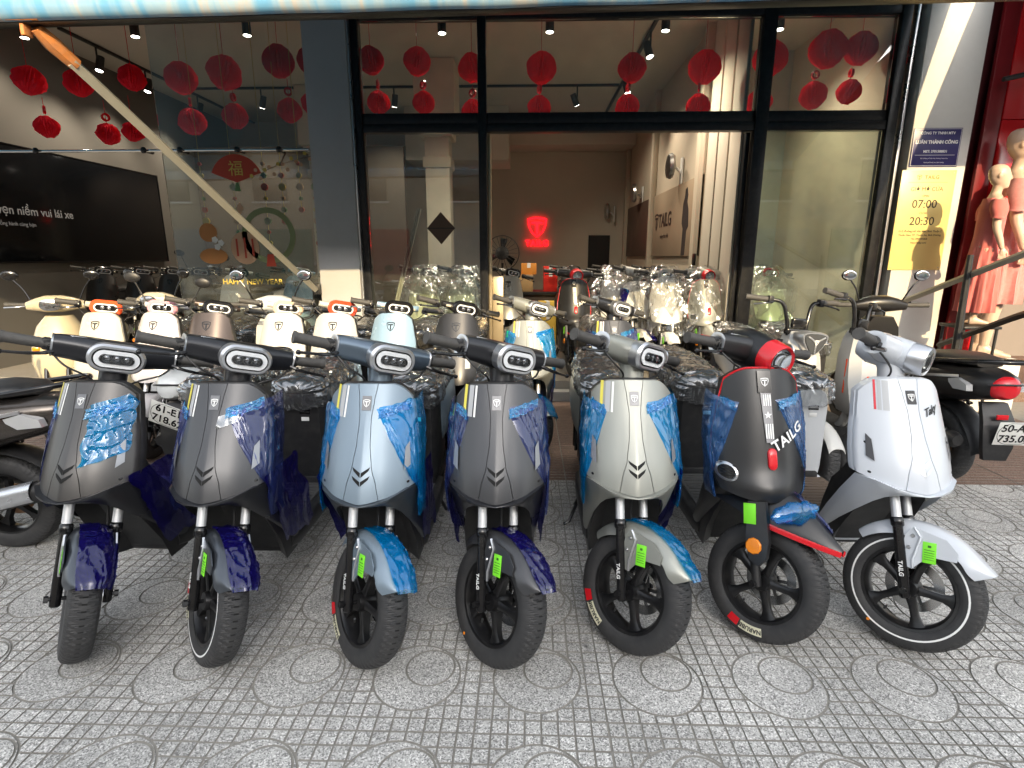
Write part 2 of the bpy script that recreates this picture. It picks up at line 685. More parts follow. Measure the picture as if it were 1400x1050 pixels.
def cell_minus_disc(x0, x1, y0, y1, cx, cy, r):
    """outline of a square block with a round bite taken out of it"""
    n = 6
    pts = []
    for (a, b), (c, d) in (((x0, y0), (x1, y0)), ((x1, y0), (x1, y1)), ((x1, y1), (x0, y1)), ((x0, y1), (x0, y0))):
        for k in range(n):
            pts.append((a + (c - a) * k / n, b + (d - b) * k / n))
    ins = [math.hypot(x - cx, y - cy) < r for x, y in pts]
    if not any(ins):
        return [(x0, y0), (x1, y0), (x1, y1), (x0, y1)]
    if all(ins):
        return None
    N = len(pts)
    st = next(i for i in range(N) if ins[i - 1] and not ins[i])
    run = []
    for k in range(N):
        i = (st + k) % N
        if ins[i]:
            break
        run.append(pts[i])
    if len(run) < 2:
        return None
    a0 = math.atan2(run[-1][1] - cy, run[-1][0] - cx)
    a1 = math.atan2(run[0][1] - cy, run[0][0] - cx)
    d = (a1 - a0 + PI) % (2 * PI) - PI
    arc = [(cx + r * math.cos(a0 + d * t), cy + r * math.sin(a0 + d * t)) for t in (0.02, 0.34, 0.66, 0.98)]
    out = []
    for p in run + arc:
        if not out or math.hypot(p[0] - out[-1][0], p[1] - out[-1][1]) > 0.0012:
            out.append(p)
    return out if len(out) > 2 else None


def raised(mb, poly, h=0.004, ins=0.0012, base=-0.0042):
    cx = sum(p[0] for p in poly) / len(poly)
    cy_ = sum(p[1] for p in poly) / len(poly)
    n = len(poly)
    v = [Vector((x, y, base)) for x, y in poly]
    for x, y in poly:
        d = math.hypot(x - cx, y - cy_) or 1
        k = max(0, 1 - ins / d)
        v.append(Vector((cx + (x - cx) * k, cy_ + (y - cy_) * k, h + base)))
    mb.add((v, [(i, (i + 1) % n, (i + 1) % n + n, i + n) for i in range(n)]), m=1)
    mb.add((v, [tuple(range(n, 2 * n))]), m=0)


def tile_mesh():
    mb = MB()
    nc = 8
    c = TP / nc
    g = 0.0024
    ccx, ccy, RR = -0.012, -0.028, 0.152
    icx, icy, ir = ccx + 0.040, ccy + 0.040, 0.085
    for i in range(nc):
        for j in range(nc):
            x0, y0 = -TP / 2 + i * c, -TP / 2 + j * c
            poly = cell_minus_disc(x0 + g, x0 + c - g, y0 + g, y0 + c - g, ccx, ccy, RR)
            if poly:
                raised(mb, poly, h=0.0040 + 0.0006 * random.random())
    # crescent between the circles as two halves, then the inner disc
    n = 40
    R1, r2 = RR - 0.005, ir + 0.0025
    vo, fo, fw_ = [], [], []
    for k in range(n):
        t = 2 * PI * k / n
        o_ = (ccx + R1 * math.cos(t), ccy + R1 * math.sin(t))
        i_ = (icx + r2 * math.cos(t), icy + r2 * math.sin(t))
        vo += [Vector((*o_, -0.0042)), Vector((ccx + (R1 - .0012) * math.cos(t), ccy + (R1 - .0012) * math.sin(t), 0.0)), Vector((icx + (r2 + .0012) * math.cos(t), icy + (r2 + .0012) * math.sin(t), 0.0)), Vector((*i_, -0.0042))]
    for k in range(n):
        a, b = 4 * k, 4 * ((k + 1) % n)
        fo.append((a + 1, b + 1, b + 2, a + 2))
        fw_.append((a, b, b + 1, a + 1))
        fw_.append((a + 2, b + 2, b + 3, a + 3))
    mb.add((vo, fo))
    mb.add((vo, fw_), m=1)
    raised(mb, [(icx + (ir - .0025) * math.cos(2 * PI * k / 32), icy + (ir - .0025) * math.sin(2 * PI * k / 32)) for k in range(32)], h=0.0041)
    return mb


tile_me = tile_mesh().make('paving_tile', 30)
for j in range(-3, 5):
    for i in range(-12, 13):
        x, y = TX0 + (i + .5) * TP, TY0 + (j + .5) * TP
        if abs(x + 0.03 * y) > 1.0 * y + 1.15 or y < 0.5 or y > 3.32:
            continue
        put('paving_tile', tile_me, [M_TZ, M_GROOVE], pave, T(x + random.uniform(-.001, .001), y + random.uniform(-.001, .001), random.uniform(-.0012, .0008)) @ RX(random.uniform(-.12, .12)) @ RY(random.uniform(-.12, .12)) @ RZ(random.uniform(-.2, .2)))


def ridged_tile():
    mb = MB()
    for k in range(9):
        y0 = -TP / 2 + k * TP / 9
        raised(mb, [(-TP / 2 + .003, y0 + .003), (TP / 2 - .003, y0 + .003), (TP / 2 - .003, y0 + TP / 9 - .003), (-TP / 2 + .003, y0 + TP / 9 - .003)], h=0.005)
    return mb


rt_me = ridged_tile().make('ridged_paver', 30)
for j in range(5):
    for i in range(-10, 11):
        x, y = TX0 + (i + .5) * TP, 3.318 + (j + .5) * TP
        put('ridged_paver', rt_me, [M_BROWN, M_GROOVE], apron, T(x, y, random.uniform(-.0008, .0008)) @ RY(random.uniform(-.1, .1)))

# ================================================================== the row across the street (seen in glass and lamps as reflection)
opp = thing('opposite_building', 'pale row building across the street, mirrored in the shop glass', 'building', (0, -14.0, 0))
M_OPP = mat('old_render_wall', (0.42, 0.36, 0.28), 0.85, var=0.15, scale=0.8)
M_OPPW = mat('dark_window', (0.03, 0.04, 0.05), 0.1)
put('wall', MB().add(span(-34, 34, -9, -0.01, -0.2, 9.0)).make('opp_wall'), M_OPP, opp)
wm = MB().add(rspan(-.75, .75, -.06, .03, -.8, .8, .02)).make('opp_window')
fmw = MB().add(rspan(-.85, .85, -.05, .02, -.9, -.82, .01)).add(rspan(-.85, .85, -.05, .02, .82, .9, .01)).make('opp_frame')
shm = MB().add(rspan(-1.7, 1.7, -.06, .03, 0, 2.6, .02)).make('opp_shutter')
for k in range(14):
    x = -29 + 4.4 * k
    for z in (4.6, 7.4):
        w_ = put('window', wm, M_OPPW, opp, T(x, 0.05, z))
        put('frame', fmw, M_WHITE, w_, T(0, 0.03, 0))
    put('roller_shutter', shm, [mat('shutter_grey', (0.25, 0.27, 0.28), 0.5), mat('shutter_green', (0.06, 0.16, 0.12), 0.5), mat('shutter_red', (0.3, 0.05, 0.04), 0.5)][k % 3], opp, T(x, 0.05, 0))

# ================================================================== shop
FY = 5.60            # facade plane
FZ = 0.18            # shop floor
CZ = 4.00            # ceiling
XL, XR, BY = -5.95, 3.42, 12.3
M_WALL = mat('cream_wall', (0.62, 0.57, 0.48), 0.85, var=0.06, scale=1.5, bump=0.08)
M_WALLR = mat('warm_wall', (0.55, 0.48, 0.38), 0.85, var=0.06, scale=1.5)
M_CEIL = mat('ceiling_white', (0.60, 0.57, 0.51), 0.9, var=0.04)
M_SFLOOR = mat('polished_floor_tile', (0.30, 0.28, 0.25), 0.15, var=0.1)
M_FRAME = mat('black_aluminium', (0.010, 0.011, 0.014), 0.35, metal=0.3, var=0.15, dust=0.04)
M_PILLAR = mat('grey_pillar_paint', (0.46, 0.46, 0.47), 0.75, var=0.08, scale=3, bump=0.1, dust=0.1)
M_GLASS = glass_mat('shop_glass', (0.90, 0.93, 0.91), 1.0, 0.05)
M_TRIM = mat('champagne_aluminium', (0.55, 0.45, 0.30), 0.3, metal=0.7)

shop = thing('shop_building', 'scooter showroom with black framed glass front and grey pillar', 'building', (0, 0, 0))


def sp(name, mbox, m, r=None):
    return put(name, MB().add(mbox).make(name), m, shop)


sp('floor', span(XL, XR, 5.44, BY, -0.2, FZ), M_SFLOOR)
sp('door_step', rspan(XL, 3.9, 5.30, 5.438, -0.2, 0.10, .01), M_KERB)
sp('ceiling', span(XL - .2, XR + .2, FY, BY + .2, CZ, CZ + .15), M_CEIL)
sp('back_wall', span(XL - .2, XR + .2, BY, BY + .2, FZ, CZ - .001), M_WALL)
sp('side_wall', span(XL - .2, XL, 5.62, BY - .001, FZ, CZ - .001), mat('grey_side_wall', (.15, .142, .13), .85, var=.08, scale=1.5))
sp('side_wall', span(2.12, 2.30, 6.95, BY - .001, FZ, CZ - .001), M_WALLR)
sp('side_wall', span(XR, XR + .2, 5.75, BY - .001, FZ, CZ - .001), M_WALLR)
sp('partition_wall', span(2.302, XR - .001, 7.9, 8.0, FZ, CZ - .001), mat('grey_partition', (0.42, 0.44, 0.40), 0.8))
sp('fascia_wall', span(XL - .2, 4.10, FY - .05, FY + .12, 3.62, 4.6), M_WALL)
sp('partition_wall', span(-5.94, -2.2, 10.2, 10.3, FZ, 3.3), mat('brown_partition', (0.16, 0.13, 0.11), 0.7))
# ceiling coffer edge and back soffits
sp('soffit', rspan(XL, 2.11, 11.5, BY - .002, 3.55, CZ - .002, .01), M_CEIL)
sp('soffit', rspan(-2.2, -.35, 10.4, 11.49, 3.1, CZ - .002, .01), M_CEIL)
# wall ribs on the right wall
for y in (7.05, 9.62, 12.1):
    sp('wall_rib', rspan(2.03, 2.118, y - .07, y + .07, FZ, CZ - .003, .008), M_WALLR)
sp('back_door', span(1.32, 1.78, BY - .03, BY - .001, FZ, 1.86), mat('dark_doorway', (0.015, 0.015, 0.016), 0.6))
# standing column inside
mcol = MB().add(rspan(-.17, .17, -.17, .17, 0, 3.0, .01)).add(rspan(-.2, .2, -.2, .2, 2.45, 2.6, .02)).add(rspan(-.23, .23, -.23, .23, 2.85, 2.95, .02)).add(rspan(-.28, .28, -.28, .28, 2.95, 3.82, .02)).make('inside_column')
put('inside_column', mcol, M_WALL, shop, T(-1.28, 8.3, FZ))
put('inside_column', mcol, M_WALL, shop, T(-3.35, 9.4, FZ))
# outside pillar, facade frames
put('pillar', MB().add(rspan(-2.07, -1.665, FY - .12, FY + .12, -0.1, 3.6, .008)).make('pillar'), M_PILLAR, shop)
put('pillar_corner_trim', MB().add(rspan(-1.663, -1.645, FY - .10, FY - .02, 0.1, 3.6, .004)).make('pt'), M_SILVER, shop)
for x0, x1, z0, z1, nm in ((-1.643, -1.575, FZ, 3.62, 'door_frame'), (-.475, -.395, FZ, 3.62, 'mullion'), (2.105, 2.225, FZ, 3.62, 'mullion'), (3.31, 3.40, FZ, 3.62, 'door_frame')):
    put(nm, MB().add(rspan(x0, x1, FY - .06, FY + .06, z0, z1, .006)).make(nm), M_FRAME, shop)
for x0, x1 in ((-1.574, -.476), (-.394, 2.104), (2.226, 3.309)):
    put('transom', MB().add(rspan(x0, x1, FY - .05, FY + .05, 2.565, 2.64, .005)).add(rspan(x0, x1, FY - .035, FY + .035, 2.642, 2.735, .005)).make('transom'), M_FRAME, shop)
    put('head_rail', MB().add(rspan(x0, x1, FY - .05, FY + .05, 3.52, 3.61, .005)).make('head_rail'), M_FRAME, shop)
    put('upper_pane', MB().add(span(x0, x1, FY - .004, FY + .004, 2.736, 3.519)).make('upper_pane'), M_GLASS, shop)
put('pane', MB().add(span(-1.573, -.477, FY - .005, FY + .005, FZ + .05, 2.564)).make('pane'), M_GLASS, shop)
put('pane', MB().add(span(2.228, 3.307, FY - .005, FY + .005, FZ + .05, 2.564)).make('pane'), glass_mat('green_glass', (.80, .87, .80), 1.0, .10), shop)
put('left_pane', MB().add(span(-3.55, -2.072, FY - .045, FY - .033, FZ + .02, 3.60)).make('left_pane'), M_GLASS, shop)
put('door_jamb', MB().add(rspan(-.392, -.362, FY + .02, FY + .10, FZ, 2.56, .004)).make('jamb'), M_TRIM, shop)
put('door_jamb', MB().add(rspan(2.06, 2.10, FY + .02, FY + .10, FZ, 2.56, .004)).make('jamb'), M_FRAME, shop)
put('door_leaf_edge', MB().add(rspan(-.36, -.25, FY + .11, FY + .15, FZ, 1.22, .004)).make('leaf'), M_TRIM, shop)
# folded door panels at the right of the opening
for k, y in enumerate((5.85, 6.2, 6.55)):
    pn = MB().add(rspan(2.04, 2.075, y - .15, y + .15, FZ + .02, 3.9, .004))
    put('folding_door_panel', pn.make('fold'), M_WALL, shop)
# threshold base under glass
put('base_rail', MB().add(rspan(-1.574, -.476, FY - .04, FY + .04, FZ - .03, FZ + .049, .004)).make('base'), M_FRAME, shop)
put('base_rail', MB().add(rspan(2.226, 3.309, FY - .04, FY + .04, FZ - .03, FZ + .049, .004)).make('base'), M_FRAME, shop)
# sliding rail across the left bay
rail = MB().add(tube([(-6.2, FY - .13, 2.40), (-2.075, FY - .13, 2.40)], 0.014, 12))
railo = put('chrome_rail', rail.make('rail'), M_CHROME, shop)
for x in (-5.2, -4.7, -3.65, -3.3, -2.75, -2.35):
    put('rail_clip', MB().add(tube([(x, FY - .16, 2.40), (x, FY - .03, 2.40)], 0.018, 10)).add(ball(.03, 10, 6, (1, .6, 1), (x, FY - .16, 2.40))).make('clip'), M_BLKG, railo)
put('light_switch', MB().add(rbox(.02, .1, .14, .004)).make('sw'), M_BLKG, shop, T(2.02, 6.85, 1.38))

# ------------------------------------------------------------------ right hand column and neighbour's front
M_COLW = mat('white_column_paint', (0.60, 0.59, 0.56), 0.7, var=0.06, scale=2, bump=0.06, dust=0.08)
wc = thing('white_column', 'white painted street column at the right end of the showroom', 'column', (0, 0, 0))
put('shaft', MB().add(rspan(3.525, 4.06, FY - .10, FY + .25, -.1, 4.6, .01)).make('wc'), M_COLW, wc)
put('side_return', MB().add(rspan(3.456, 3.523, FY + .02, FY + .2, -.1, 4.6, .008)).make('wr'), mat('dark_return_panel', (0.05, 0.045, 0.045), 0.3), wc)
put('edge_trim', MB().add(rspan(3.43, 3.455, FY - .07, FY + .015, -.1, 4.6, .004)).make('we'), M_SILVER, wc)
red = thing('red_pilaster', 'glossy red panel pilaster between the white column and the dress shop', 'pilaster', (0, 0, 0))
M_REDP = mat('red_acrylic_panel', (0.50, 0.008, 0.012), 0.18, coat=0.3, var=0.08, scale=2)
put('panel', MB().add(rspan(4.28, 4.52, FY - .14, FY + .1, -.1, 2.62, .008)).make('rp'), M_REDP, red)
put('panel', MB().add(rspan(4.28, 4.52, FY - .14, FY + .1, 2.624, 4.6, .008)).make('rp2'), M_REDP, red)
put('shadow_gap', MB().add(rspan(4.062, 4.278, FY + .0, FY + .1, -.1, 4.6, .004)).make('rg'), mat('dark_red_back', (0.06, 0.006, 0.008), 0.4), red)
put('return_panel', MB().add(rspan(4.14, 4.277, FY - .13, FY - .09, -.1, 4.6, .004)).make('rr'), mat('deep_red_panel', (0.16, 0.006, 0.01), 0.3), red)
dshop = thing('dress_shop_building', 'dim dress shop bay beyond the red pilaster', 'building', (0, 0, 0))
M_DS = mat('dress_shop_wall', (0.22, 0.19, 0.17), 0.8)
put('back_wall', MB().add(span(4.53, 9.0, 7.4, 7.5, 0, 4.2)).make('dsb'), M_DS, dshop)
put('ceiling', MB().add(span(4.53, 9.0, 5.5, 7.39, 3.6, 3.8)).make('dsc'), M_DS, dshop)
put('floor', MB().add(span(4.13, 9.0, 5.44, 7.39, -.1, 0.12)).make('dsf'), M_BROWN, dshop)
put('red_wall', MB().add(span(4.53, 4.6, 5.72, 7.39, 0.13, 3.59)).make('dsr'), M_REDP, dshop)
put('upper_window', MB().add(rspan(4.62, 6.0, 6.2, 6.24, 2.9, 3.4, .01)).make('dsw'), mat('grey_window', (0.35, 0.38, 0.38), 0.2), dshop)
put('cross_bar', MB().add(tube([(4.16, 5.38, 2.93), (6.4, 5.1, 3.35)], .022, 8)).make('dsx'), M_BLK, dshop)
put('cross_bar', MB().add(tube([(4.5, 5.34, 2.55), (6.4, 5.1, 2.72)], .018, 8)).make('dsx2'), M_BLK, dshop)

# ------------------------------------------------------------------ awnings
aw = thing('shop_awning', 'faded blue roll-out awning with stained front edge over the showroom', 'awning', (0, 0, 0))
M_BLUE = mat('faded_blue_pvc', (0.14, 0.40, 0.66), 0.45, var=0.15, scale=2.5, bump=0.25, bscale=25)
AY, AZ = 2.90, 2.535


def aw_front(u, v):
    x = -8.0 + 11.75 * u
    a = -PI * .5 + PI * v
    z = AZ + .108 + .085 * math.sin(a) + 0.0134 * x + 0.004 * nz(x * 3, v * 2)
    return (x, AY - .035 - .05 * math.cos(a) + .004 * nz(x * 4, v * 3, 5), z + .02 * (v - .5))


M_BLUES = mat('stained_blue_pvc', (0.16, 0.42, 0.68), 0.4, var=0.1)
nt = M_BLUES.node_tree
b_ = nt.nodes['Principled BSDF']
tc_ = nt.nodes.new('ShaderNodeTexCoord')
mp_ = nt.nodes.new('ShaderNodeMapping')
mp_.inputs['Scale'].default_value = (5.0, 0.3, 0.7)
nn_ = nt.nodes.new('ShaderNodeTexNoise')
nn_.inputs['Scale'].default_value = 1.6
nn_.inputs['Detail'].default_value = 6
nn_.inputs['Distortion'].default_value = 1.2
cr_ = nt.nodes.new('ShaderNodeValToRGB')
cr_.color_ramp.elements[0].position = 0.38
cr_.color_ramp.elements[0].color = (0.15, 0.38, 0.60, 1)
cr_.color_ramp.elements[1].position = 0.72
cr_.color_ramp.elements[1].color = (0.55, 0.44, 0.34, 1)
e_ = cr_.color_ramp.elements.new(0.58)
e_.color = (0.33, 0.46, 0.55, 1)
nt.links.new(tc_.outputs['Object'], mp_.inputs[0])
nt.links.new(mp_.outputs[0], nn_.inputs['Vector'])
nt.links.new(nn_.outputs['Fac'], cr_.inputs[0])
nt.links.new(cr_.outputs[0], b_.inputs['Base Color'])
put('front_roll', MB().add(slab(aw_front, 130, 10, (0, .03, 0))).make('aw_front'), M_BLUES, aw)
put('front_bar', MB().add(rspan(-8.0, 3.75, AY - .03, AY + .04, -.010, .010, .004)).make('aw_bar'), M_FRAME, aw, T(0, 0, AZ + .018) @ RY(-.77))
put('fabric', MB().add(slab(lambda u, v: (-8.0 + 11.75 * u, AY + .05 + (FY - .10 - AY) * v, AZ + .14 + 1.22 * v + 0.0134 * (-8.0 + 11.75 * u) - .05 * math.sin(PI * v)), 20, 8, (0, 0, .006))).make('aw_fab'), M_BLUE, aw)
arm = smooth_path([(-2.40, AY + .03, AZ - .02), (-2.30, 3.5, 2.13), (-2.10, FY - .2, 1.10)], 8)
M_POLE = mat('weathered_pole_paint', (0.42, 0.40, 0.33), 0.45, var=0.15, scale=8, dust=0.25)
M_RUST = mat('orange_rusty_paint', (0.55, 0.20, 0.05), 0.7, var=0.5, scale=18, bump=0.4, dust=0.2)


def pole(name, label, pts, r=.022):
    t = thing(name, label, 'pole', tuple(pts[-1]))
    off = Matrix.Translation(-Vector(pts[-1]))
    put('tube', MB().add(tube(pts, r, 4, sq=(1, 1.15)), off).make('pole'), M_POLE, t)
    return t, off


p1, off = pole('awning_arm', 'long pale awning arm slanting from rusty bracket down to the pillar', [(-2.36, 3.05, 2.40), (-2.10, FY - .18, 1.10)], .030)
put('knuckle', MB().add(tube([(-2.405, AY + .02, AZ - .03), (-2.385, 2.98, 2.455), (-2.36, 3.08, 2.39)], [.03, .042, .034], 8), off).make('kn'), M_RUST, p1)
put('bracket', MB().add(rbox(.16, .09, .014, .003, (-2.42, AY, AZ - .012)), off).add(rbox(.02, .05, .07, .003, (-2.44, AY, AZ - .04)), off).make('bk'), M_RUST, p1)
put('foot_plate', MB().add(rbox(.06, .05, .10, .004, (-2.09, FY - .15, 1.10)), off).make('fp'), M_BLK, p1)
p2, off = pole('awning_arm', 'pale metal awning arm slanting up from the white column past the dresses', [(3.365, 3.2, 1.69), (3.456, 4.0, 1.436), (3.62, 5.40, .995)], .024)
put('wall_bracket', MB().add(tube([(3.62, 5.40, .995), (3.60, 5.47, .985), (3.74, 5.48, .98)], .02, 6), off).make('wb'), M_BLK, p2)
p3, off = pole('awning_arm', 'dark lower awning arm crossing the mannequin legs', [(3.42, 3.5, 1.18), (3.47, 4.0, .99), (3.62, 4.85, .66)], .022)
for ch in p3.children:
    ch.material_slots[0].material = M_BLK
post = thing('black_post', 'thin black post standing before the red dress', 'post', (3.50, 4.50, 0))
put('shaft', MB().add(tube([(0.0, 0, 0), (0.0, 0, .7), (-.02, 0, 1.43)], [.035, .03, .022], 8)).make('bp'), M_BLK, post)
put('base', MB().add(lathe([(0.004, .12), (.02, .12), (.03, .04)], 16, 'z')).make('bpb'), M_BLK, post)
naw = thing('neighbour_awning', 'dark awning over the dress shop beside the showroom', 'awning', (0, 0, 0))
put('fabric', MB().add(slab(lambda u, v: (3.98 + 4 * u, 3.35 + (FY - .2 - 3.35) * v, 3.36 + .5 * v), 8, 6, (0, 0, .01))).make('naw'), mat('dark_awning', (0.10, 0.10, 0.11), 0.7), naw)
put('front_bar', MB().add(rspan(3.98, 7.98, 3.28, 3.345, 3.28, 3.38, .01)).make('nawb'), M_FRAME, naw)
# ================================================================== scooters
# local frame: origin on the ground under the front axle, the front looks to -y, x to the picture's right
WR = 0.222
AX0, AX1 = Vector((0, .010, .222)), Vector((0, .335, 1.00))
AXD = (AX1 - AX0).normalized()
BAR = Vector((0, .335, 1.055))


def steer(th):
    return Matrix.Translation(AX1) @ Matrix.Rotation(R(th), 4, AXD) @ Matrix.Translation(-AX1)


def paint(name, col, rough=0.38, metal=0.35, coat=0.25):
    return mat('paint_' + name, col, rough * .82, metal=min(.7, metal * 1.3), coat=coat, var=0.05, scale=3)


M_TREAD = mat('tread_groove', (0.008, 0.008, 0.008), 0.9)


# ---------------------------------------------------------------- wheels
def tyre_mb(tread=True, R0=WR, w=.048, rb=.150):
    mb = MB()
    prof = [(-.80, rb), (-.95, rb + .012), (-1.0, rb + .03), (-.93, R0 - .022), (-.78, R0 - .010), (-.58, R0 - .0045), (-.36, R0 - .0015), (-.16, R0), (.16, R0), (.36, R0 - .0015), (.58, R0 - .0045), (.78, R0 - .010), (.93, R0 - .022), (1.0, rb + .03), (.95, rb + .012), (.80, rb)]
    n = 480 if tread else 56
    rings = []
    low = []
    for a, r in prof:
        ring = []
        lw_ = []
        for j in range(n):
            rr = r
            lw_.append(False)
            if tread and r > R0 - .03:
                ph = (j / 8.0 + abs(a) * 1.6) % 1.0
                if ph < .13 and abs(a) > .1:
                    rr -= .0045
                    lw_[-1] = True
            t = 2 * PI * j / n
            ring.append(Vector((a * w, rr * math.cos(t), rr * math.sin(t))))
        rings.append(ring)
        low.append(lw_)
    mb.add(loft(rings + [rings[0]], False, False))
    low.append(low[0])
    q = 0
    for i in range(len(rings)):
        for j in range(n):
            if low[i][j] + low[i][(j + 1) % n] + low[i + 1][j] + low[i + 1][(j + 1) % n] >= 2:
                mb.m[q] = 1
            q += 1
    return mb


def rim_mb(rb=.151, w=.040):
    mb = MB()
    mb.add(lathe([(-w, rb), (-w * .96, rb - .010), (-w * .55, rb - .019), (w * .55, rb - .019), (w * .96, rb - .010), (w, rb), (w * .9, rb + .002), (-w * .9, rb + .002)], 48, 'x', True))
    mb.add(lathe([(-.044, .020), (-.044, .030), (-.02, .036), (.02, .036), (.044, .030), (.044, .020)], 20, 'x'))
    for k in range(5):
        M = RX(72 * k + 8)
        rings = []
        for r_, hw, x0, x1 in ((.026, .017, -.030, .012), (.06, .013, -.027, .006), (.10, .0135, -.026, .002), (.122, .021, -.028, .0), (.138, .034, -.030, .004)):
            rings.append([Vector((x0 + .004, -hw, r_)), Vector((x0, -hw * .55, r_)), Vector((x0, hw * .55, r_)), Vector((x0 + .004, hw, r_)), Vector((x1, hw * .8, r_)), Vector((x1, -hw * .8, r_))])
        mb.add(loft(rings), M)
    return mb


def disc_mb():
    mb = MB()
    mb.add(lathe([(.052, .062), (.052, .094), (.056, .094), (.056, .062)], 36, 'x', True))
    for k in range(5):
        M = RX(72 * k)
        mb.add(box(.004, .012, .045, (.054, 0, .043)), M)
    return mb


def caliper_mb():
    return MB().add(rbox(.034, .045, .06, .008, (.066, .075, .055)))


def front_end(t, st, M):
    """wheel, fork and mudguard turned by the steering matrix M"""
    A = T(0, 0, WR)
    wh = put('front_wheel', cm('tyre', tyre_mb), [M_RUBBER, M_TREAD], t, M @ A)
    put('rim', cm('rim', rim_mb), M_RIM, wh)
    put('valve_stem', cm('valve', lambda: MB().add(tube([(0, .05, -.118), (-.008, .043, -.10)], .004, 6))), M_STEEL, wh)
    put('brake_disc', cm('disc', disc_mb), M_DISC, wh)
    put('caliper', cm('caliper', caliper_mb), M_BLKG, wh)
    put('axle', cm('axle', lambda: MB().add(tube([(-.10, 0, 0), (.10, 0, 0)], .007, 10)).add(tube([(-.108, 0, 0), (-.094, 0, 0)], .012, 6)).add(tube([(.094, 0, 0), (.108, 0, 0)], .012, 6))), M_BLKG, wh)
    if st.get('white_ring'):
        put('white_line', cm('wline', lambda: MB().add(lathe([(-.0478, .176), (-.0484, .179), (-.0478, .182)], 64, 'x', True)).add(lathe([(.0478, .176), (.0484, .179), (.0478, .182)], 64, 'x', True))), M_WHITE, wh)
    if st.get('tyre_tag'):
        put('tyre_label', cm('tlab', lambda: MB().add(arc_patch(.165, .195, 205, 232, -.0492), m=0).add(arc_patch(.165, .195, 190, 203, -.0492), m=1)), [mat('cream_label', (.7, .68, .5), .5), M_RED], wh, RX(st.get('tag_turn', 0)))
        tx = cm('tlt', lambda: MB().add(bend_text('NARUBB', .022, .180, 218, -.0500)))
        put('lettering', tx, M_BLK, wh, RX(st.get('tag_turn', 0)))
    if st.get('yellow_dot'):
        put('balance_mark', cm('ydot', lambda: MB().add(lathe([(-.0497, .0), (-.0497, .0055), (-.048, .006)], 12, 'x'), T(0, .075, -.171))), M_ORANGE, wh)
    ax = AXD
    off = Vector((0, 0, WR))
    if st['fork'] == 'twin':
        for s in (-1, 1):
            b0 = off + Vector((.074 * s, .002, 0))

            def leg():
                mb = MB()
                q = Vector((.074 * s, 0, 0))
                mb.add(tube([q - ax * .03, q - ax * .025, q + ax * .05, q + ax * .225, q + ax * .235], [.012, .017, .0175, .0165, .0165], 14))
                mb.add(tube([q + ax * .222, q + ax * .228, q + ax * .252, q + ax * .258], [.017, .0215, .0215, .017], 14))
                return mb
            lg = put('fork_leg', cm(('fork', s), leg), M_BLKG, t, M @ T(0, .002, WR))
            put('fork_tube', cm(('ftube', s), lambda: MB().add(tube([Vector((.074 * s, 0, 0)) + ax * .24, Vector((.074 * s, 0, 0)) + ax * .46], .0165, 14))), M_TUBE, lg)
            if s < 0:
                put('lettering', cm('forktext', lambda: MB().add(text_vf('TAILG', .020, .0004, bold=.0005), T(-.0925, 0, 0) @ RX(-22.6) @ T(0, .0, .075) @ RZ(-90) @ RY(90))), M_WHITE, lg)
        put('brake_hose', cm('hose', lambda: MB().add(tube(smooth_path([(.06, .07, .05), (.055, .12, .16), (.04, .16, .30), (.02, .18, .42)], 5), .0045, 8))), M_BLK, t, M @ T(0, 0, WR))
    else:
        put('fork_leg', cm('forkB', lambda: MB().add(tube([(-.066, -.005, -.01), (-.068, .06, .14), (-.066, .15, .38)], [.016, .018, .018], 12)).add(tube([(.066, -.005, -.01), (.068, .06, .14), (.066, .15, .38)], [.016, .018, .018], 12))), M_BLK, t, M @ T(0, 0, WR))
        arm_ = put('fork_cover', cm('forkcov', lambda: MB().add(prism([(-.03, .02), (.0, -.012), (.035, .01), (.045, .08), (.035, .22), (-.03, .22), (-.04, .08)], .022, 0.), T(-.105, 0, .085) @ RX(-20) @ RZ(90) @ T(0, -.011, 0))), paint('graphite', (.035, .035, .037), .45), t, M @ T(0, 0, WR))
        put('amber_reflector', cm('ambr', lambda: MB().add(lathe([(-.122, .0), (-.122, .026), (-.118, .030), (-.112, .031)], 10, 'x'), T(0, .035, .135))), M_ORANGE, arm_)
        put('label_sticker', cm('grstB', lambda: MB().add(rbox(.0016, .046, .075, .0006))), M_GREEN, arm_, T(-.118, .085, .24) @ RX(-20))
    # mudguard
    if st['fork'] == 'twin':
        ph0, ph1 = 39, 148

        def fen(u, v):
            ph = R(ph0 + (ph1 - ph0) * v)
            s = -1 + 2 * u
            w = .069 * (1 - .22 * max(0, 1 - v / .10) ** 2) * (1 - .25 * max(0, (v - .85) / .15))
            tip = .016 * max(0, 1 - v / .16) ** 2
            side = .056 - .022 * max(0, (v - .55) / .45) - .012 * math.exp(-((v - .16) / .09) ** 2)
            r = .249 + tip - side * abs(s) ** 3.4
            return (w * (abs(s) ** .75) * (1 if s > 0 else -1), -r * math.cos(ph), r * math.sin(ph))
        fd = put('front_mudguard', cm('fender', lambda: MB().add(slab(fen, 18, 40, (0, 0.0006, -.0035)))), st['fender'], t, M @ A)

        def brk():
            mb = MB()
            poly = [(-.058, .225), (.045, .225), (.058, .19), (.050, .11), (.040, .082), (.004, .082), (-.012, .115), (-.045, .150), (-.105, .165), (-.10, .195)]
            for s in (-1, 1):
                mb.add(prism(poly, .004, 0), T(.070 * s + (.0 if s < 0 else -.004), 0, 0) @ RZ(90))
            return mb
        put('mudguard_bracket', cm('fbrk', brk), st['fender'], fd)

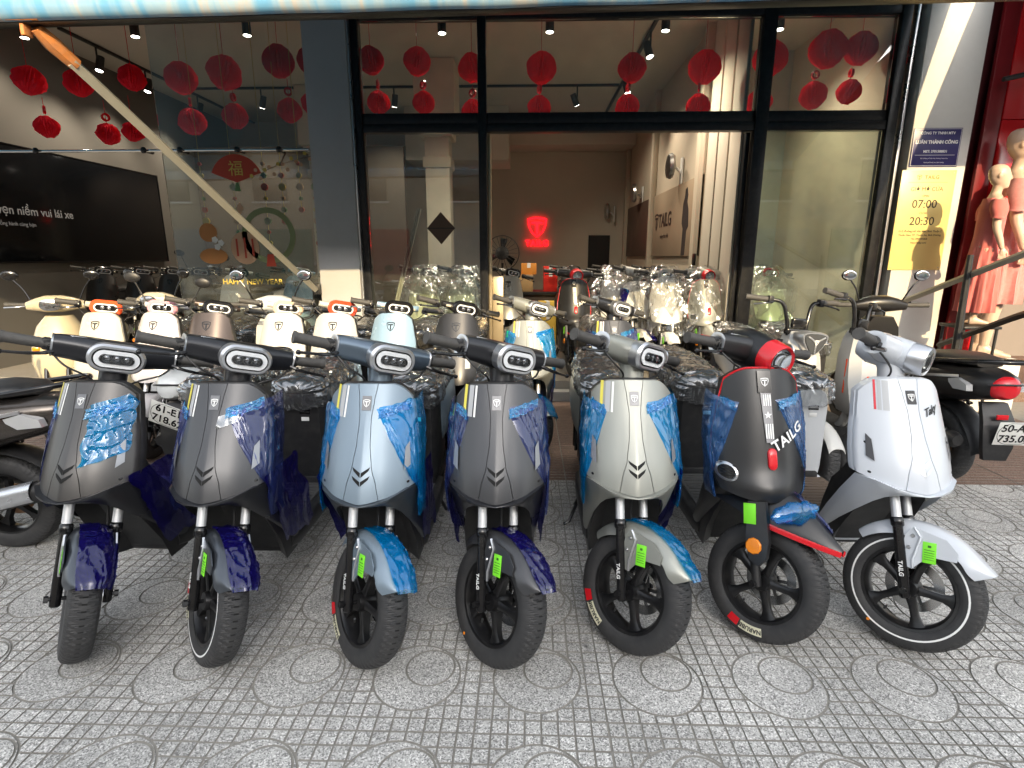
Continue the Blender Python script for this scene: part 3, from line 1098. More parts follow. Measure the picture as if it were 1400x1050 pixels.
        def rib(s):
            mb = MB()
            for s in (s,):
                mb.add(tube([(.0745 * s, .040, .225), (.0765 * s, .012, .20), (.0765 * s, .012, .115), (.0745 * s, .003, .085)], .0045, 6))
            return mb
        for s in (-1, 1):
            put('bracket_edge', cm(('frib', s), lambda: rib(s)), M_SILVER if st.get('edge', True) else st['fender'], fd)
        for k, zz in enumerate((.195, .150)):
            put('bolt', cm(('fbolt', k), lambda: MB().add(lathe([(-.079, .0), (-.079, .004), (-.074, .0075), (-.070, .009)], 10, 'x'), T(0, .036, zz))), M_STEEL, fd)
        stk = put('label_sticker', cm('grst', lambda: MB().add(rbox(.0016, .040, .074, .0006))), M_GREEN, fd, T(-.0758, -.026, .160) @ RX(-15))
        put('print', cm('grpr', lambda: MB().add(rbox(.0008, .010, .008, .0003, (-.0011, .0, .022))).add(rbox(.0008, .030, .002, .0003, (-.0011, 0, .009))).add(rbox(.0008, .030, .002, .0003, (-.0011, 0, .000))).add(rbox(.0008, .030, .0016, .0003, (-.0011, 0, -.008))).add(rbox(.0008, .030, .0016, .0003, (-.0011, 0, -.016))).add(rbox(.0008, .030, .0016, .0003, (-.0011, 0, -.024)))), M_GREENT, stk)
        if st.get('film'):
            key = ('ffilm', st['seed'])

            def ff(u, v):
                v2 = .005 + .70 * v
                uu = .30 + .72 * u
                x, y, z = fen(min(uu, 1.0), v2)
                d = Vector((0.25 * (u - .4), y, z)).normalized()
                k = .0030 + .0055 * max(0, ridge(u * 2.5 + st['seed'] + v * 2, v * 3, st['seed'])) ** 5 + .004 * max(0, ridge(u * 5, v * 9 + st['seed'])) ** 6 + .0012 * nz(u * 9, v * 9, st['seed'])
                if uu > 1.0:
                    k += .004
                p = Vector((x + (.004 if u > .8 else 0), y, z)) + d * k
                if v < .06:
                    p += Vector((0, -.006, -.012 * (1 - v / .06)))
                return p
            put('protective_film', cm(key, lambda: MB().add(grid(ff, 36, 54)), 60), M_FILMS if st['film_mat'] is M_FILMD else st['film_mat'], fd)
    else:
        def fenB(u, v):
            y = -.205 + .46 * v
            s = -1 + 2 * u
            w = .012 + .085 * math.sin(min(1, v * 1.45) * PI / 2) ** .8 * (1 - .35 * max(0, (v - .7) / .3))
            ze = .225 + .03 * max(0, v - .6)
            zt = ze + .012 + .125 * math.sin(min(1.0, v * 1.5) * PI / 2) * (1 - .5 * max(0, (v - .65) / .35))
            z = ze + (zt - ze) * (1 - abs(s) ** 2.6)
            return (w * s, y, z)
        fd = put('front_mudguard', cm('fenderB', lambda: MB().add(slab(fenB, 18, 30, (0, .001, -.004)))), st['fender'], t, M @ A)

        def redge():
            mb = MB()
            for s in (0, 1):
                pts = [Vector(fenB(s, v)) + Vector(((.004 if s else -.004), -.002, -.003)) for v in [k / 14 * .62 for k in range(15)]]
                mb.add(tube(pts, .0085, 6, sq=(.6, 1.3)))
            return mb
        put('red_edge', cm('fredge', redge), M_RED, fd)
        if st.get('film'):
            def fB(u, v):
                x, y, z = fenB(.45 + .5 * u, .12 + .6 * v)
                return (x + .003, y, z + .006 + .010 * max(0, ridge(u * 3, v * 4)) ** 3)
            put('protective_film', cm('fBf', lambda: MB().add(grid(fB, 18, 30)), 60), M_FILMD, fd)

            def knot(u, v):
                a = v * 2 * PI
                x = -.19 + .20 * u
                rr = (.010 + .022 * abs(nz(u * 7, v * 4, 4)) + .016 * math.sin(PI * u)) * min(1, 8 * u, 8 * (1 - u))
                return (x, -.02 - .06 * u + rr * math.cos(a), .33 + .02 * nz(u * 4, 2) - .05 * (1 - u) + rr * 1.3 * math.sin(a))
            put('twisted_film', cm('fBk', lambda: MB().add(grid(knot, 22, 16)), 60), M_FILM, fd)
    return wh


def arc_patch(r0, r1, a0, a1, x):
    n = 8
    v, f = [], []
    for k in range(n + 1):
        t = R(a0 + (a1 - a0) * k / n)
        v += [Vector((x, -r0 * math.cos(t), r0 * math.sin(t))), Vector((x, -r1 * math.cos(t), r1 * math.sin(t)))]
    for k in range(n):
        f.append((2 * k, 2 * k + 1, 2 * k + 3, 2 * k + 2))
    return v, f


def bend_text(s, size, r, deg, x):
    v, f = text_vf(s, size, .0003, bold=.0006)
    out = []
    for p in v:
        a = R(deg) - p.x / r
        rr = r + p.z
        out.append(Vector((x + p.y, -rr * math.cos(a), rr * math.sin(a))))
    return out, f


# ---------------------------------------------------------------- shields
SHIELDS = {
    'A': dict(W=[(.40, .150), (.55, .172), (.62, .178), (.71, .176), (.80, .170), (.90, .158), (.97, .149)], top=.972, rnd=(.080, .070, .046), tip=.594, side=.628, C=[(.59, .060), (.64, .051), (.71, .032), (.78, .0225), (.86, .0195), (.92, .026), (.97, .034)], y0=-.030, sl=.525, bow=.112),
    'B': dict(W=[(.45, .120), (.52, .150), (.60, .172), (.70, .178), (.80, .172), (.90, .158), (1.0, .140)], top=1.005, rnd=(.055, .095, .055), tip=.535, side=.56, C=None, y0=.015, sl=.36, bow=.105),
    'C': dict(W=[(.45, .140), (.60, .165), (.75, .176), (.88, .168), (.97, .150), (1.03, .135)], top=1.025, rnd=(.07, .075, .05), tip=.55, side=.58, C=None, y0=-.01, sl=.45, bow=.095),
}


class Shield:
    def __init__(s, k):
        s.k = k
        s.d = SHIELDS[k]

    def W(s, z):
        return lerp_tab(s.d['W'], z)

    def zt(s, x):
        a, b, h = s.d['rnd']
        q = max(0, abs(x) - a) / b
        return s.d['top'] - h * q * q - .012 * (x / .15) ** 2

    def zb(s, x):
        q = min(1, abs(x) / .178)
        return s.d['tip'] + (s.d['side'] - s.d['tip']) * q ** 1.5

    def Y(s, x, z):
        d = s.d
        q = abs(x) / .178
        y = d['y0'] + (z - .55) * d['sl'] + d['bow'] * q ** 2.4
        y += .012 * max(0, 1 - (z - d['tip']) / .12) ** 2
        if s.k == 'A':
            y -= .012 * max(0, 1 - abs(x) / .055) * min(1, max(0, (.92 - z) / .25))
        if s.k == 'B':
            y -= .020 * math.exp(-((z - .57) / .05) ** 2) * max(0, 1 - q)
        return y

    def P(s, x, z, o=0.0):
        return Vector((x, s.Y(x, z) - o, z))

    def panel(s, side, u, v, o=0.0):
        """side -1/0/1: left, centre, right panel"""
        d = s.d
        z0 = d['tip'] + (d['top'] - d['tip']) * v
        if d['C']:
            c = lerp_tab(d['C'], z0)
            if side == 0:
                x = (-c + 2 * c * u)
            else:
                a, b = c + .0022, s.W(z0)
                x = side * (a + (b - a) * u)
        else:
            x = (-1 + 2 * u) * s.W(z0)
        z = s.zb(x) + (s.zt(x) - s.zb(x)) * v
        return s.P(x, z, o)


SH = {k: Shield(k) for k in SHIELDS}


def wrap(vf, sh, x, z, rot=0.0, o=.0012):
    """lay flat artwork (x, z) on the shield"""
    v, f = vf
    c, s_ = math.cos(R(rot)), math.sin(R(rot))
    out = []
    for p in v:
        px, pz = x + p.x * c - p.z * s_, z + p.x * s_ + p.z * c
        out.append(sh.P(px, pz, o) + Vector((0, p.y, 0)))
    return out, f


def quad_patch(sh, pts, o=.0012, n=6):
    """patch on the shield between four (x, z) corners"""
    a, b, c, d = [Vector(p) for p in pts]

    def fn(u, v):
        p = (a.lerp(b, u)).lerp(d.lerp(c, u), v)
        return sh.P(p.x, p.y, o)
    return slab(fn, 3, n, (0, .0010, 0))


def film_patch(sh, side, z0, z1, xin, seed, back=.09, drop=0.0, amp=.010):
    rs = random.Random(int(seed * 7 + side))
    lines = [(rs.uniform(-.2, 1.1), rs.uniform(-.5, .35), rs.uniform(.006, .016), rs.uniform(.0015, .0042)) for _ in range(9)]
    lines += [(rs.uniform(0, 1), rs.uniform(.8, 2.2), rs.uniform(.008, .018), rs.uniform(.001, .003)) for _ in range(4)]
    """crumpled sheet stuck over one flank of the shield and folded round its edge; xin(t) inner edge, t=0 at the bottom"""
    def fn(u, v):
        z = z0 + (z1 - z0) * v
        xi = xin(v)
        w = sh.W(z) + .003
        k = u * 1.35
        r = max(0, ridge(u * 4.0 + seed + v * .8, v * 1.6, seed)) ** 5
        r2 = nz(u * 9 + seed, v * 5, 2.0)
        band = math.exp(-((v - .93) / .06) ** 2)
        h = .0022 + amp * .55 * r * (.25 + u) + .0012 * r2 + band * .005 * max(0, ridge(u * 5 + seed, v * 14, seed + 2)) ** 2
        for c_, m_, w_, a_ in lines:
            dd = (u - c_ - m_ * (v - .5) + .05 * nz(v * 3, c_ * 9)) / w_
            if abs(dd) < 3:
                h += a_ * math.exp(-dd * dd)
        edge = min(1, 12 * min(u, 1 - u, v, 1 - v) + .25)
        h *= edge
        if k <= 1:
            x = xi + (w - xi) * k
            p = sh.P(side * x, z, h + .0015)
        else:
            q = (k - 1) / .35
            p = sh.P(side * w, z, 0) + Vector((side * (.004 + h), .0 + back * q, 0))
        p.x += side * .004 * nz(v * 9, u * 3, seed + 3)
        p.z += .004 * nz(u * 4, v * 3, seed + 7) + .022 * (u - .3) * v
        if drop and v < .2:
            p.z -= drop * (1 - v / .2) * u
            p.y += drop * .5 * (1 - v / .2) * u
        return p
    return grid(fn, 56, 60)


def film_fold(sh, side, z, x0, x1, seed):
    """the bunched upper hem of a film"""
    def fn(u, v):
        x = x0 + (x1 - x0) * u
        zz = z + .022 * (u - .3) + .016 * (v - .5) * (1 + .5 * nz(u * 5, seed)) * 2
        zz = min(zz, sh.zt(side * x) - .006)
        h = .004 + .007 * max(0, ridge(u * 7 + seed, v * 3, seed)) ** 2 + .003 * nz(u * 16, v * 9, seed)
        return sh.P(side * x, zz, h)
    return grid(fn, 40, 14)


def shield_parts(t, st):
    k = st['shield']
    sh = SH[k]
    P = st['paint']
    top = sh.d['top']
    if k == 'A':
        put('leg_shield_centre', cm('shA0', lambda: MB().add(slab(lambda u, v: sh.panel(0, u, v), 10, 30, (0, .016, 0)))), P, t)
        for s in (-1, 1):
            put('leg_shield_side', cm(('shA', s), lambda: MB().add(slab(lambda u, v: sh.panel(s, u, v), 16, 30, (0, .016, 0)))), P, t)
    else:
        put('leg_shield', cm('sh' + k, lambda: MB().add(slab(lambda u, v: sh.panel(0, u, v), 30, 32, (0, .016, 0)))), P, t)

    def inner(u, v):
        p = sh.panel(0, u, v) if not sh.d['C'] else None
        z0 = sh.d['tip'] + (top - sh.d['tip']) * v
        x = (-1 + 2 * u) * (sh.W(z0) + .003)
        z = sh.zb(x) + (sh.zt(x) + .001 - sh.zb(x)) * v
        return Vector((x, sh.Y(x, z) + .0165, z))
    put('inner_shield', cm('shi' + k, lambda: MB().add(slab(inner, 24, 24, (0, .024, 0)))), st.get('inner', M_BLK), t)
    # lower fairing around the wheel
    if k == 'A':
        O = [(0, .592, -.018), (.05, .597, -.010), (.10, .608, .012), (.145, .622, .058), (.170, .618, .115), (.170, .52, .195), (.160, .41, .285), (.150, .30, .365), (.140, .240, .43)]
        I = [(0, .584, .004), (.045, .581, .012), (.078, .572, .034), (.102, .553, .062), (.117, .520, .10), (.130, .45, .175), (.132, .37, .265), (.134, .28, .355), (.132, .225, .415)]
    else:
        O = [(0, .545, .060), (.05, .550, .066), (.10, .562, .085), (.150, .585, .125), (.172, .585, .175), (.168, .50, .235), (.158, .40, .30), (.150, .30, .37), (.140, .240, .43)]
        I = [(0, .538, .085), (.045, .536, .092), (.078, .530, .108), (.100, .515, .130), (.115, .488, .16), (.128, .43, .215), (.130, .36, .285), (.134, .28, .36), (.132, .225, .415)]

    def low(s):
        def fn(u, v):
            a = v * (len(O) - 1)
            i = min(int(a), len(O) - 2)
            q = a - i
            o_ = Vector(O[i]).lerp(Vector(O[i + 1]), q)
            i_ = Vector(I[i]).lerp(Vector(I[i + 1]), q)
            p = o_.lerp(i_, u)
            return Vector((s * p.x, p.z - .010 * math.sin(PI * u), p.y))
        return MB().add(slab(fn, 6, 32, (0, .03, 0)))
    for s in (-1, 1):
        put('lower_fairing', cm(('low', k == 'A', s), lambda: low(s)), st.get('lower', P), t)

    def well():
        mb = MB()
        rings = []
        for z, w, y0, y1 in ((.20, .130, .37, .42), (.30, .134, .33, .42), (.40, .130, .27, .40), (.50, .118, .215, .38), (.56, .10, .19, .34), (.66, .08, .20, .30)):
            rings.append([Vector((-w, y0 - .06, z)), Vector((-w * .6, y0, z)), Vector((w * .6, y0, z)), Vector((w, y0 - .06, z)), Vector((w, y1, z)), Vector((-w, y1, z))])
        return mb.add(loft(rings))
    put('wheel_well', cm('well', well), M_BLK, t)
    # artwork
    if k == 'A':
        bx, bz = 0.0, .910
        bd = put('badge', cm('badgeA', lambda: MB().add(wrap(prism([(-.0165, -.023), (.0165, -.023), (.0165, .023), (-.0165, .023)], .002), sh, bx, bz, 0, .003))), st.get('badge_mat', mat('badge_grey', (.16, .16, .165), .3, metal=.5)), t)
        put('emblem', cm('badgeT', lambda: MB().add(wrap(emblem_T(.025), sh, bx, bz, 0, .0042))), M_WHITE, bd)
        cv = []
        for z in (.695, .668):
            for s in (-1, 1):
                cv.append([(s * .0015, z - .001), (s * .031, z + .015), (s * .026, z + .0035), (s * .0015, z - .0155)])

        def chev():
            mb = MB()
            for q in cv:
                mb.add(quad_patch(sh, q, .0022, 2))
            return mb
        put('chevron_vents', cm('chev', chev), st.get('chev', M_VOID), t)
        for s in (-1, 1):
            put('side_slot', cm(('slot', s), lambda: MB().add(quad_patch(sh, [(s * .138, .682), (s * .156, .695), (s * .150, .772), (s * .138, .755)], .0085))), st.get('slot', mat('grey_slot', (.30, .31, .33), .35, metal=.6)), t)
        if st.get('stripes') is not None:
            for n_, (xa, w, m_) in enumerate(st['stripes']):
                put('stripe', cm(('stripe', xa, w), lambda: MB().add(quad_patch(sh, [(xa - .006, .86), (xa - .006 + w, .86), (xa + .002 + w, .964), (xa + .002, .964)], .0014, 10))), m_, t)
        if st.get('script'):
            put('script_lettering', cm('script', lambda: MB().add(wrap(text_vf('Taky', .036, .0008, shear=.55, bold=.0004, space=.9), sh, .066, .862, 17, .003))), st['script'], t)
            if st.get('script_tape'):
                put('clear_tape', cm('stape', lambda: MB().add(quad_patch(sh, [(.018, .825), (.088, .845), (.084, .885), (.022, .865)], .0045))), M_BAG, t)
    elif k == 'B':
        sp_ = put('spine_panel', cm('spB', lambda: MB().add(quad_patch(sh, [(-.008, .745), (.022, .745), (.014, .945), (-.026, .945)], .0055, 12))), mat('satin_grey_panel', (.22, .22, .23), .35, metal=.4), t)
        put('badge', cm('spB2', lambda: MB().add(quad_patch(sh, [(-.032, .922), (.018, .922), (.014, 1.0), (-.034, 1.0)], .009, 8))), M_BLKG, sp_)
        put('emblem', cm('emB', lambda: MB().add(wrap(emblem_T(.030), sh, -.008, .960, 0, .0108))), M_WHITE, sp_)

        def bars():
            mb = MB()
            for x in (-.012, -.004, .004, .012):
                mb.add(quad_patch(sh, [(x - .0022, .875), (x + .0022, .875), (x + .0008, .915), (x - .0036, .915)], .0075, 3))
                mb.add(quad_patch(sh, [(x + .0030, .760), (x + .0074, .760), (x + .0062, .812), (x + .0018, .812)], .0075, 3))
            pts = []
            for q in range(10):
                a = PI / 2 + 2 * PI * q / 10
                rr = .014 if q % 2 == 0 else .006
                pts.append((rr * math.cos(a), rr * math.sin(a)))
            mb.add(wrap(prism(pts, .001), sh, .001, .842, 0, .0075))
            return mb
        put('star_print', cm('starB', bars), M_WHITE, sp_)
        put('red_reflector', cm('redB', lambda: MB().add(loft([[sh.P(p.x + .012, p.z + .688, o_) for p in stadium(.017 * q, .037 * q, 20)] for o_, q in ((.0, 1), (.006, 1), (.010, .85), (.011, .5))]))), M_RED, t)
        put('lettering', cm('txtB', lambda: MB().add(wrap(text_vf('TAILG', .052, .0008, bold=.001, space=1.05), sh, .080, .762, 28, .0085))), M_WHITE, t)
        for s in (-1,):
            vt = put('round_vent', cm(('ventB', s), lambda: MB().add(wrap(lathe([(0, .026), (.006, .034), (.012, .034), (.012, .026)], 24, 'y', True), sh, s * .140, .625, 0, .010))), M_SILVER, t)

            def slats():
                mb = MB()
                for q in range(5):
                    z = .603 + .011 * q
                    mb.add(quad_patch(sh, [(s * .115, z), (s * .157, z + .004), (s * .157, z + .009), (s * .115, z + .005)], .006, 2))
                return mb
            put('slats', cm(('slB', s), slats), M_BLKG, vt)

        def trim():
            pts = []
            for q in range(41):
                a = q / 40
                v = a * 2 if a < .5 else (1 - a) * 2
                z0 = .60 + .34 * min(v * 1.02, 1)
                s = -1 if a < .5 else 1
                x = s * (sh.W(z0) + .003)
                zz = sh.zb(x) + (sh.zt(x) - sh.zb(x)) * min(1, (z0 - .535) / .47)
                pts.append(Vector((x, sh.Y(x, zz) + .006, zz)))
            left = [p for p in pts[:20]]
            top_ = [Vector((x, sh.Y(x, sh.zt(x)) + .006, sh.zt(x) + .003)) for x in [-.135 + .27 * i / 16 for i in range(17)]]
            right = [p for p in pts[21:]]
            return MB().add(tube(left + top_ + right, .0042, 6))
        put('red_trim', cm('trimB', trim), M_RED, t)
    else:
        put('emblem', cm('emC', lambda: MB().add(wrap(emblem_T(.062), sh, 0, .935, 0, .002))), M_BLKG, t)
        if st.get('slots_c'):
            for s in (-1, 1):
                put('side_slot', cm(('slotC', s), lambda: MB().add(quad_patch(sh, [(s * .07, .66), (s * .105, .66), (s * .100, .76), (s * .07, .76)], .003))), M_GREYD, t)
    for s in (-1, 1):
        for zz in (.64, .74):
            put('screw', cm(('scr', k, s, zz), lambda: MB().add(wrap(lathe([(-.0015, .0), (-.0015, .0035), (.0, .0045)], 8, 'y'), sh, s * (.150 if zz > .6 else .118), max(zz, sh.zb(.118) + .014), 0, .001))), M_BLKG, t)
    if st.get('film'):
        sd = st['seed']
        fm = st['film_mat']
        F = st['film']
        if 'L' in F:
            put('protective_film', cm(('fl', k, sd), lambda: MB().add(film_patch(sh, -1, .55, .885, lambda v: .178 - .100 * max(0, v - .15), sd, .10, .06)), 60), fm, t)
        if 'R' in F:
            put('protective_film', cm(('fr', k, sd), lambda: MB().add(film_patch(sh, 1, .55, .900, lambda v: .180 - .175 * max(0, v - .16), sd + 9, .10, .08)), 60), fm, t)
        if 'L' in F:
            put('film_fold', cm(('ffl', k, sd), lambda: MB().add(film_fold(sh, -1, .868, .108, .150, sd)), 60), M_FILMC, t)
        if 'R' in F:
            put('film_fold', cm(('ffr', k, sd), lambda: MB().add(film_fold(sh, 1, .882, .046, .150, sd + 5)), 60), M_FILMC, t)
        if 'M' in F:       # a loose scrap on the right half
            def scrap(u, v):
                z = .70 + .20 * v
                x = .045 + .115 * u + .012 * nz(v * 4, u * 3)
                h = .004 + .005 * max(0, ridge(u * 2.5, v * 4, sd)) ** 5 + .006 * max(0, ridge(u * 5 + 3, v * 3 + u * 2, sd + 1)) ** 6 + .002 * nz(u * 9, v * 9)
                z += .03 * u
                return sh.P(x, min(z, sh.zt(x) - .004), h)
            put('protective_film', cm(('fm', sd), lambda: MB().add(grid(scrap, 40, 50)), 60), M_FILM, t)
            put('film_fold', cm(('ffm', sd), lambda: MB().add(film_fold(sh, 1, .875, .03, .150, sd + 2)), 60), M_FILMC, t)
        if 'S' in F:       # skirt hanging over the flank
            for s in ((-1, 1) if 'SS' in F else (1,)):
                def skirt(u, v):
                    z = .32 + .33 * v
                    y = .12 + .28 * u * (1 + .22 * nz(v * 3.1, sd)) + (.6 - z) * .45 + .02 * nz(v * 7, u * 2, sd)
                    z += .045 * nz(u * 3.3 + sd, 4.0) * (1 - v) + .02 * nz(u * 5, v * 2, sd)
                    return (s * (.176 - .03 * max(0, .5 - v) + .006 * ridge(u * 4 + sd, v * 1.2, s) + .002 * nz(u * 9, v * 9)), y, z - .05 * u * (1 - v))
                put('protective_film', cm(('sk', sd, s), lambda: MB().add(grid(skirt, 24, 20)), 60), M_FILMS, t)


# ---------------------------------------------------------------- bars and lamps
def section(x, cy, cz, ry, rz, e=2.5, n=24):
    return [Vector((x, cy + ry * math.copysign(abs(math.cos(2 * PI * k / n)) ** (2 / e), math.cos(2 * PI * k / n)), cz + rz * math.copysign(abs(math.sin(2 * PI * k / n)) ** (2 / e), math.sin(2 * PI * k / n)))) for k in range(n)]


def grip_mb(s, x0=.185, x1=.335):
    mb = MB()
    pts, rad = [], []
    n = 22
    for k in range(n + 1):
        q = k / n
        pts.append((s * (x0 + (x1 - x0) * q), .012 * q, .004 + .004 * q))
        r = .0190 + (.0010 if k % 2 else 0)
        if k < 2 or k > n - 2:
            r = .0225
        rad.append(r)
    return mb.add(tube(pts, rad, 14))


def lever_mb(s):
    mb = MB()
    mb.add(tube(smooth_path([(s * .180, -.025, -.012), (s * .215, -.050, -.020), (s * .265, -.056, -.026), (s * .325, -.046, -.032)], 5), [.008] * 5 + [.0065] * 5 + [.0055] * 6, 8))
    mb.add(ball(.009, 8, 6, (1, 1, 1), (s * .327, -.046, -.032)))
    mb.add(rbox(.03, .035, .03, .005, (s * .190, -.012, -.008)))
    return mb


def bars(t, st, M):
    if st.get('bar_th'):
        M = steer(st['bar_th'])
    B = M @ T(*BAR)
    kind = st['head']
    P = st['paint_bar']
    if kind in ('oval', 'round', 'cone'):
        def cov():
            mb = MB()
            tab = [(-.192, 0, .004, .037, .040), (-.172, 0, .004, .040, .043), (-.13, -.002, .003, .044, .046), (-.08, -.006, .0, .052, .050), (-.03, -.008, -.004, .058, .053), (.03, -.008, -.004, .058, .053), (.08, -.006, .0, .052, .050), (.13, -.002, .003, .044, .046), (.172, 0, .004, .040, .043), (.192, 0, .004, .037, .040)]
            mb.add(loft([section(*q) for q in tab]))
            return mb
        cv = put('handlebar_cover', cm('barcov', cov), P, t, B)
        for s in (-1, 1):
            put('cover_lip', cm(('lip', s), lambda: MB().add(loft([section(s * .190, 0, .004, .0375, .0405), section(s * .1955, 0, .004, .0395, .0425), section(s * .1965, 0, .004, .033, .036), section(s * .1925, 0, .004, .020, .022)], False, False))), st.get('lip', M_SILVER), cv)
        put('top_slot', cm('tslot', lambda: MB().add(rbox(.05, .006, .004, .0015, (-.12, -.012, .0475)))), M_SILVER, cv)
        put('steering_neck', cm('neck', lambda: MB().add(tube([(0, -.045, -.125), (0, -.025, -.06), (0, -.012, -.03)], [.045, .047, .055], 20))), st.get('neck', P), t, B)
    if kind == 'oval':
        def nose():
            mb = MB()
            mb.add(loft([stadium(0.0840, 0.0440, 32, -.015), stadium(0.0900, 0.0510, 32, -.06), stadium(0.0900, 0.0510, 32, -.092), stadium(0.0820, 0.0430, 32, -.099)]))
            return mb
        hl = put('headlight', cm('hlnose', nose), st['bezel'], t, B)
        put('bezel', cm('hlbez', lambda: MB().add(loft([stadium(0.0905, 0.0515, 32, -.078), stadium(0.0925, 0.0535, 32, -.094), stadium(0.0850, 0.0460, 32, -.1035), stadium(0.0770, 0.0380, 32, -.1025), stadium(0.0740, 0.0350, 32, -.096)], False, False))), st['bezel'], hl)
        put('dark_gap', cm('hlgap', lambda: MB().add(loft([stadium(0.0765, 0.0375, 32, -.1018), stadium(0.0765, 0.0375, 32, -.1028)]))), M_BLKG, hl)
        put('light_ring', cm('hlring', lambda: MB().add(loft([stadium(0.0710, 0.0320, 32, -.1030), stadium(0.0710, 0.0320, 32, -.1065), stadium(0.0550, 0.0175, 32, -.1065), stadium(0.0550, 0.0175, 32, -.1030)], False, False))), M_LEDRING, hl)
        put('reflector', cm('hlref', lambda: MB().add(loft([stadium(0.0545, 0.0170, 32, -.1030), stadium(0.0545, 0.0170, 32, -.1045)]))), M_BLKG, hl)
        for k in (-1, 0, 1):
            put('lamp_lens', cm(('hll', k), lambda: MB().add(lathe([(-.1045, .0135), (-.108, .0125), (-.1105, .009), (-.1115, .002)], 16, 'y'), T(k * .030, 0, 0)).add(lathe([(-.1046, .0150), (-.109, .0150), (-.109, .0138), (-.1046, .0138)], 16, 'y', True), T(k * .030, 0, 0))), M_LENS, hl)
        put('lens_cover', cm('hlcov', lambda: MB().add(loft([stadium(0.0545, 0.0172, 32, -.1048), stadium(0.0520, 0.0150, 32, -.1135)], False, True))), M_CLEAR, hl)
    elif kind == 'round':
        hl = put('headlight', cm('hlr', lambda: MB().add(lathe([(.075, .02), (.07, .045), (.03, .064), (-.05, .066), (-.115, .060), (-.116, .05)], 32, 'y'), T(0,.035,0)@RX(4))), P, t, B)
        put('bezel', cm('hlrb', lambda: MB().add(lathe([(-.112, .0605), (-.114, .0625), (-.165, .058), (-.172, .054), (-.168, .047), (-.150, .044)], 32, 'y', False), T(0,.035,0)@RX(4))), M_SILVER, hl)
        put('reflector', cm('hlrr', lambda: MB().add(lathe([(-.1505, .0), (-.152, .012), (-.160, .03), (-.166, .046), (-.1665, .0465), (-.150, .0465)], 24, 'y'), T(0,.035,0)@RX(4))), M_LENS, hl)
        put('lens_cover', cm('hlrc', lambda: MB().add(lathe([(-.167, .047), (-.176, .035), (-.180, .015), (-.181, .001)], 24, 'y'), T(0,.035,0)@RX(4))), M_CLEAR, hl)
    elif kind == 'cone':
        hl = put('headlight', cm('hlk', lambda: MB().add(lathe([(.075, .03), (.06, .060), (0, .075), (-.07, .073), (-.13, .064), (-.131, .05)], 32, 'y'), T(0, 0.035, .004) @ RX(8) @ SC(1.05,1,1.05))), P, t, B)
        put('bezel', cm('hlkb', lambda: MB().add(lathe([(-.125, .065), (-.128, .068), (-.185, .061), (-.193, .056), (-.186, .048), (-.165, .045)], 32, 'y', False), T(0, 0.035, .004) @ RX(8) @ SC(1.05,1,1.05))), M_RED, hl)
        put('reflector', cm('hlkr', lambda: MB().add(lathe([(-.1655, .0), (-.168, .012), (-.174, .03), (-.182, .047), (-.165, .0475)], 24, 'y'), T(0, 0.035, .004) @ RX(8) @ SC(1.05,1,1.05))), M_SILVER, hl)

        def fins():
            mb = MB()
            for q in range(10):
                mb.add(box(.003, .010, .032, (0, -.176, .028)), T(0, 0.035, .004) @ RX(8) @ SC(1.05,1,1.05) @ RY(36 * q))
            return mb
        put('lamp_fins', cm('hlkf', fins), M_LENS, hl)
        put('lens_cover', cm('hlkc', lambda: MB().add(lathe([(-.186, .048), (-.197, .035), (-.201, .015), (-.202, .001)], 24, 'y'), T(0, 0.035, .004) @ RX(8) @ SC(1.05,1,1.05))), M_CLEAR, hl)
        put('mirror_boss', cm('hlkm', lambda: MB().add(tube([(-.14, 0, .03), (-.14, 0, .06)], .012, 8)).add(tube([(.14, 0, .03), (.14, 0, .06)], .012, 8))), M_BLK, hl)
    elif kind == 'slim':
        def arms():
            mb = MB()
            tab = [(-.150, .004, .006, .019, .020), (-.10, .002, .003, .024, .024), (-.06, -.006, -.004, .032, .034), (0, -.012, -.01, .042, .044), (.06, -.006, -.004, .032, .034), (.10, .002, .003, .024, .024), (.150, .004, .006, .019, .020)]
            return mb.add(loft([section(*q, 2.2, 20) for q in tab]))
        cv = put('handlebar_cover', cm('slimbar', arms), P, t, B)
        put('steering_neck', cm('sneck', lambda: MB().add(tube([(0, -.04, -.10), (0, -.02, -.05), (0, -.01, -.02)], [.042, .040, .042], 16))), P, t, B)
        for s in (-1, 1):
            put('indicator', cm(('ind', s), lambda: MB().add(rbox(.04, .012, .016, .005, (s * .105, -.022, .0)))), mat('clear_indicator', (.6, .56, .45), .2), cv)
        hl = put('headlight', cm('shl', lambda: MB().add(loft([stadium(0.0854, 0.0413, 28, -.03), stadium(0.1000, 0.0531, 28, -.06), stadium(0.1000, 0.0531, 28, -.082), stadium(0.0915, 0.0448, 28, -.09)]))), P, t, B)
        put('bezel', cm('shb', lambda: MB().add(loft([stadium(0.1013, 0.0543, 28, -.072), stadium(0.1037, 0.0566, 28, -.086), stadium(0.0952, 0.0484, 28, -.096), stadium(0.0781, 0.0319, 28, -.096), stadium(0.0732, 0.0271, 28, -.088)], False, False))), st['bezel'], hl)
        put('light_ring', cm('shr', lambda: MB().add(loft([stadium(0.0756, 0.0295, 28, -.0905), stadium(0.0756, 0.0295, 28, -.0935), stadium(0.0659, 0.0201, 28, -.0935), stadium(0.0659, 0.0201, 28, -.0905)], False, False))), M_LEDRING, hl)
        put('reflector', cm('shf', lambda: MB().add(loft([stadium(0.0732, 0.0271, 28, -.0895), stadium(0.0732, 0.0271, 28, -.0905)]))), M_BLKG, hl)
        for k in (-1, 1):
            put('lamp_lens', cm(('shl', k), lambda: MB().add(lathe([(-.0905, .014), (-.095, .013), (-.0975, .008), (-.098, .001)], 14, 'y'), T(k * .021, 0, 0))), M_LENS, hl)
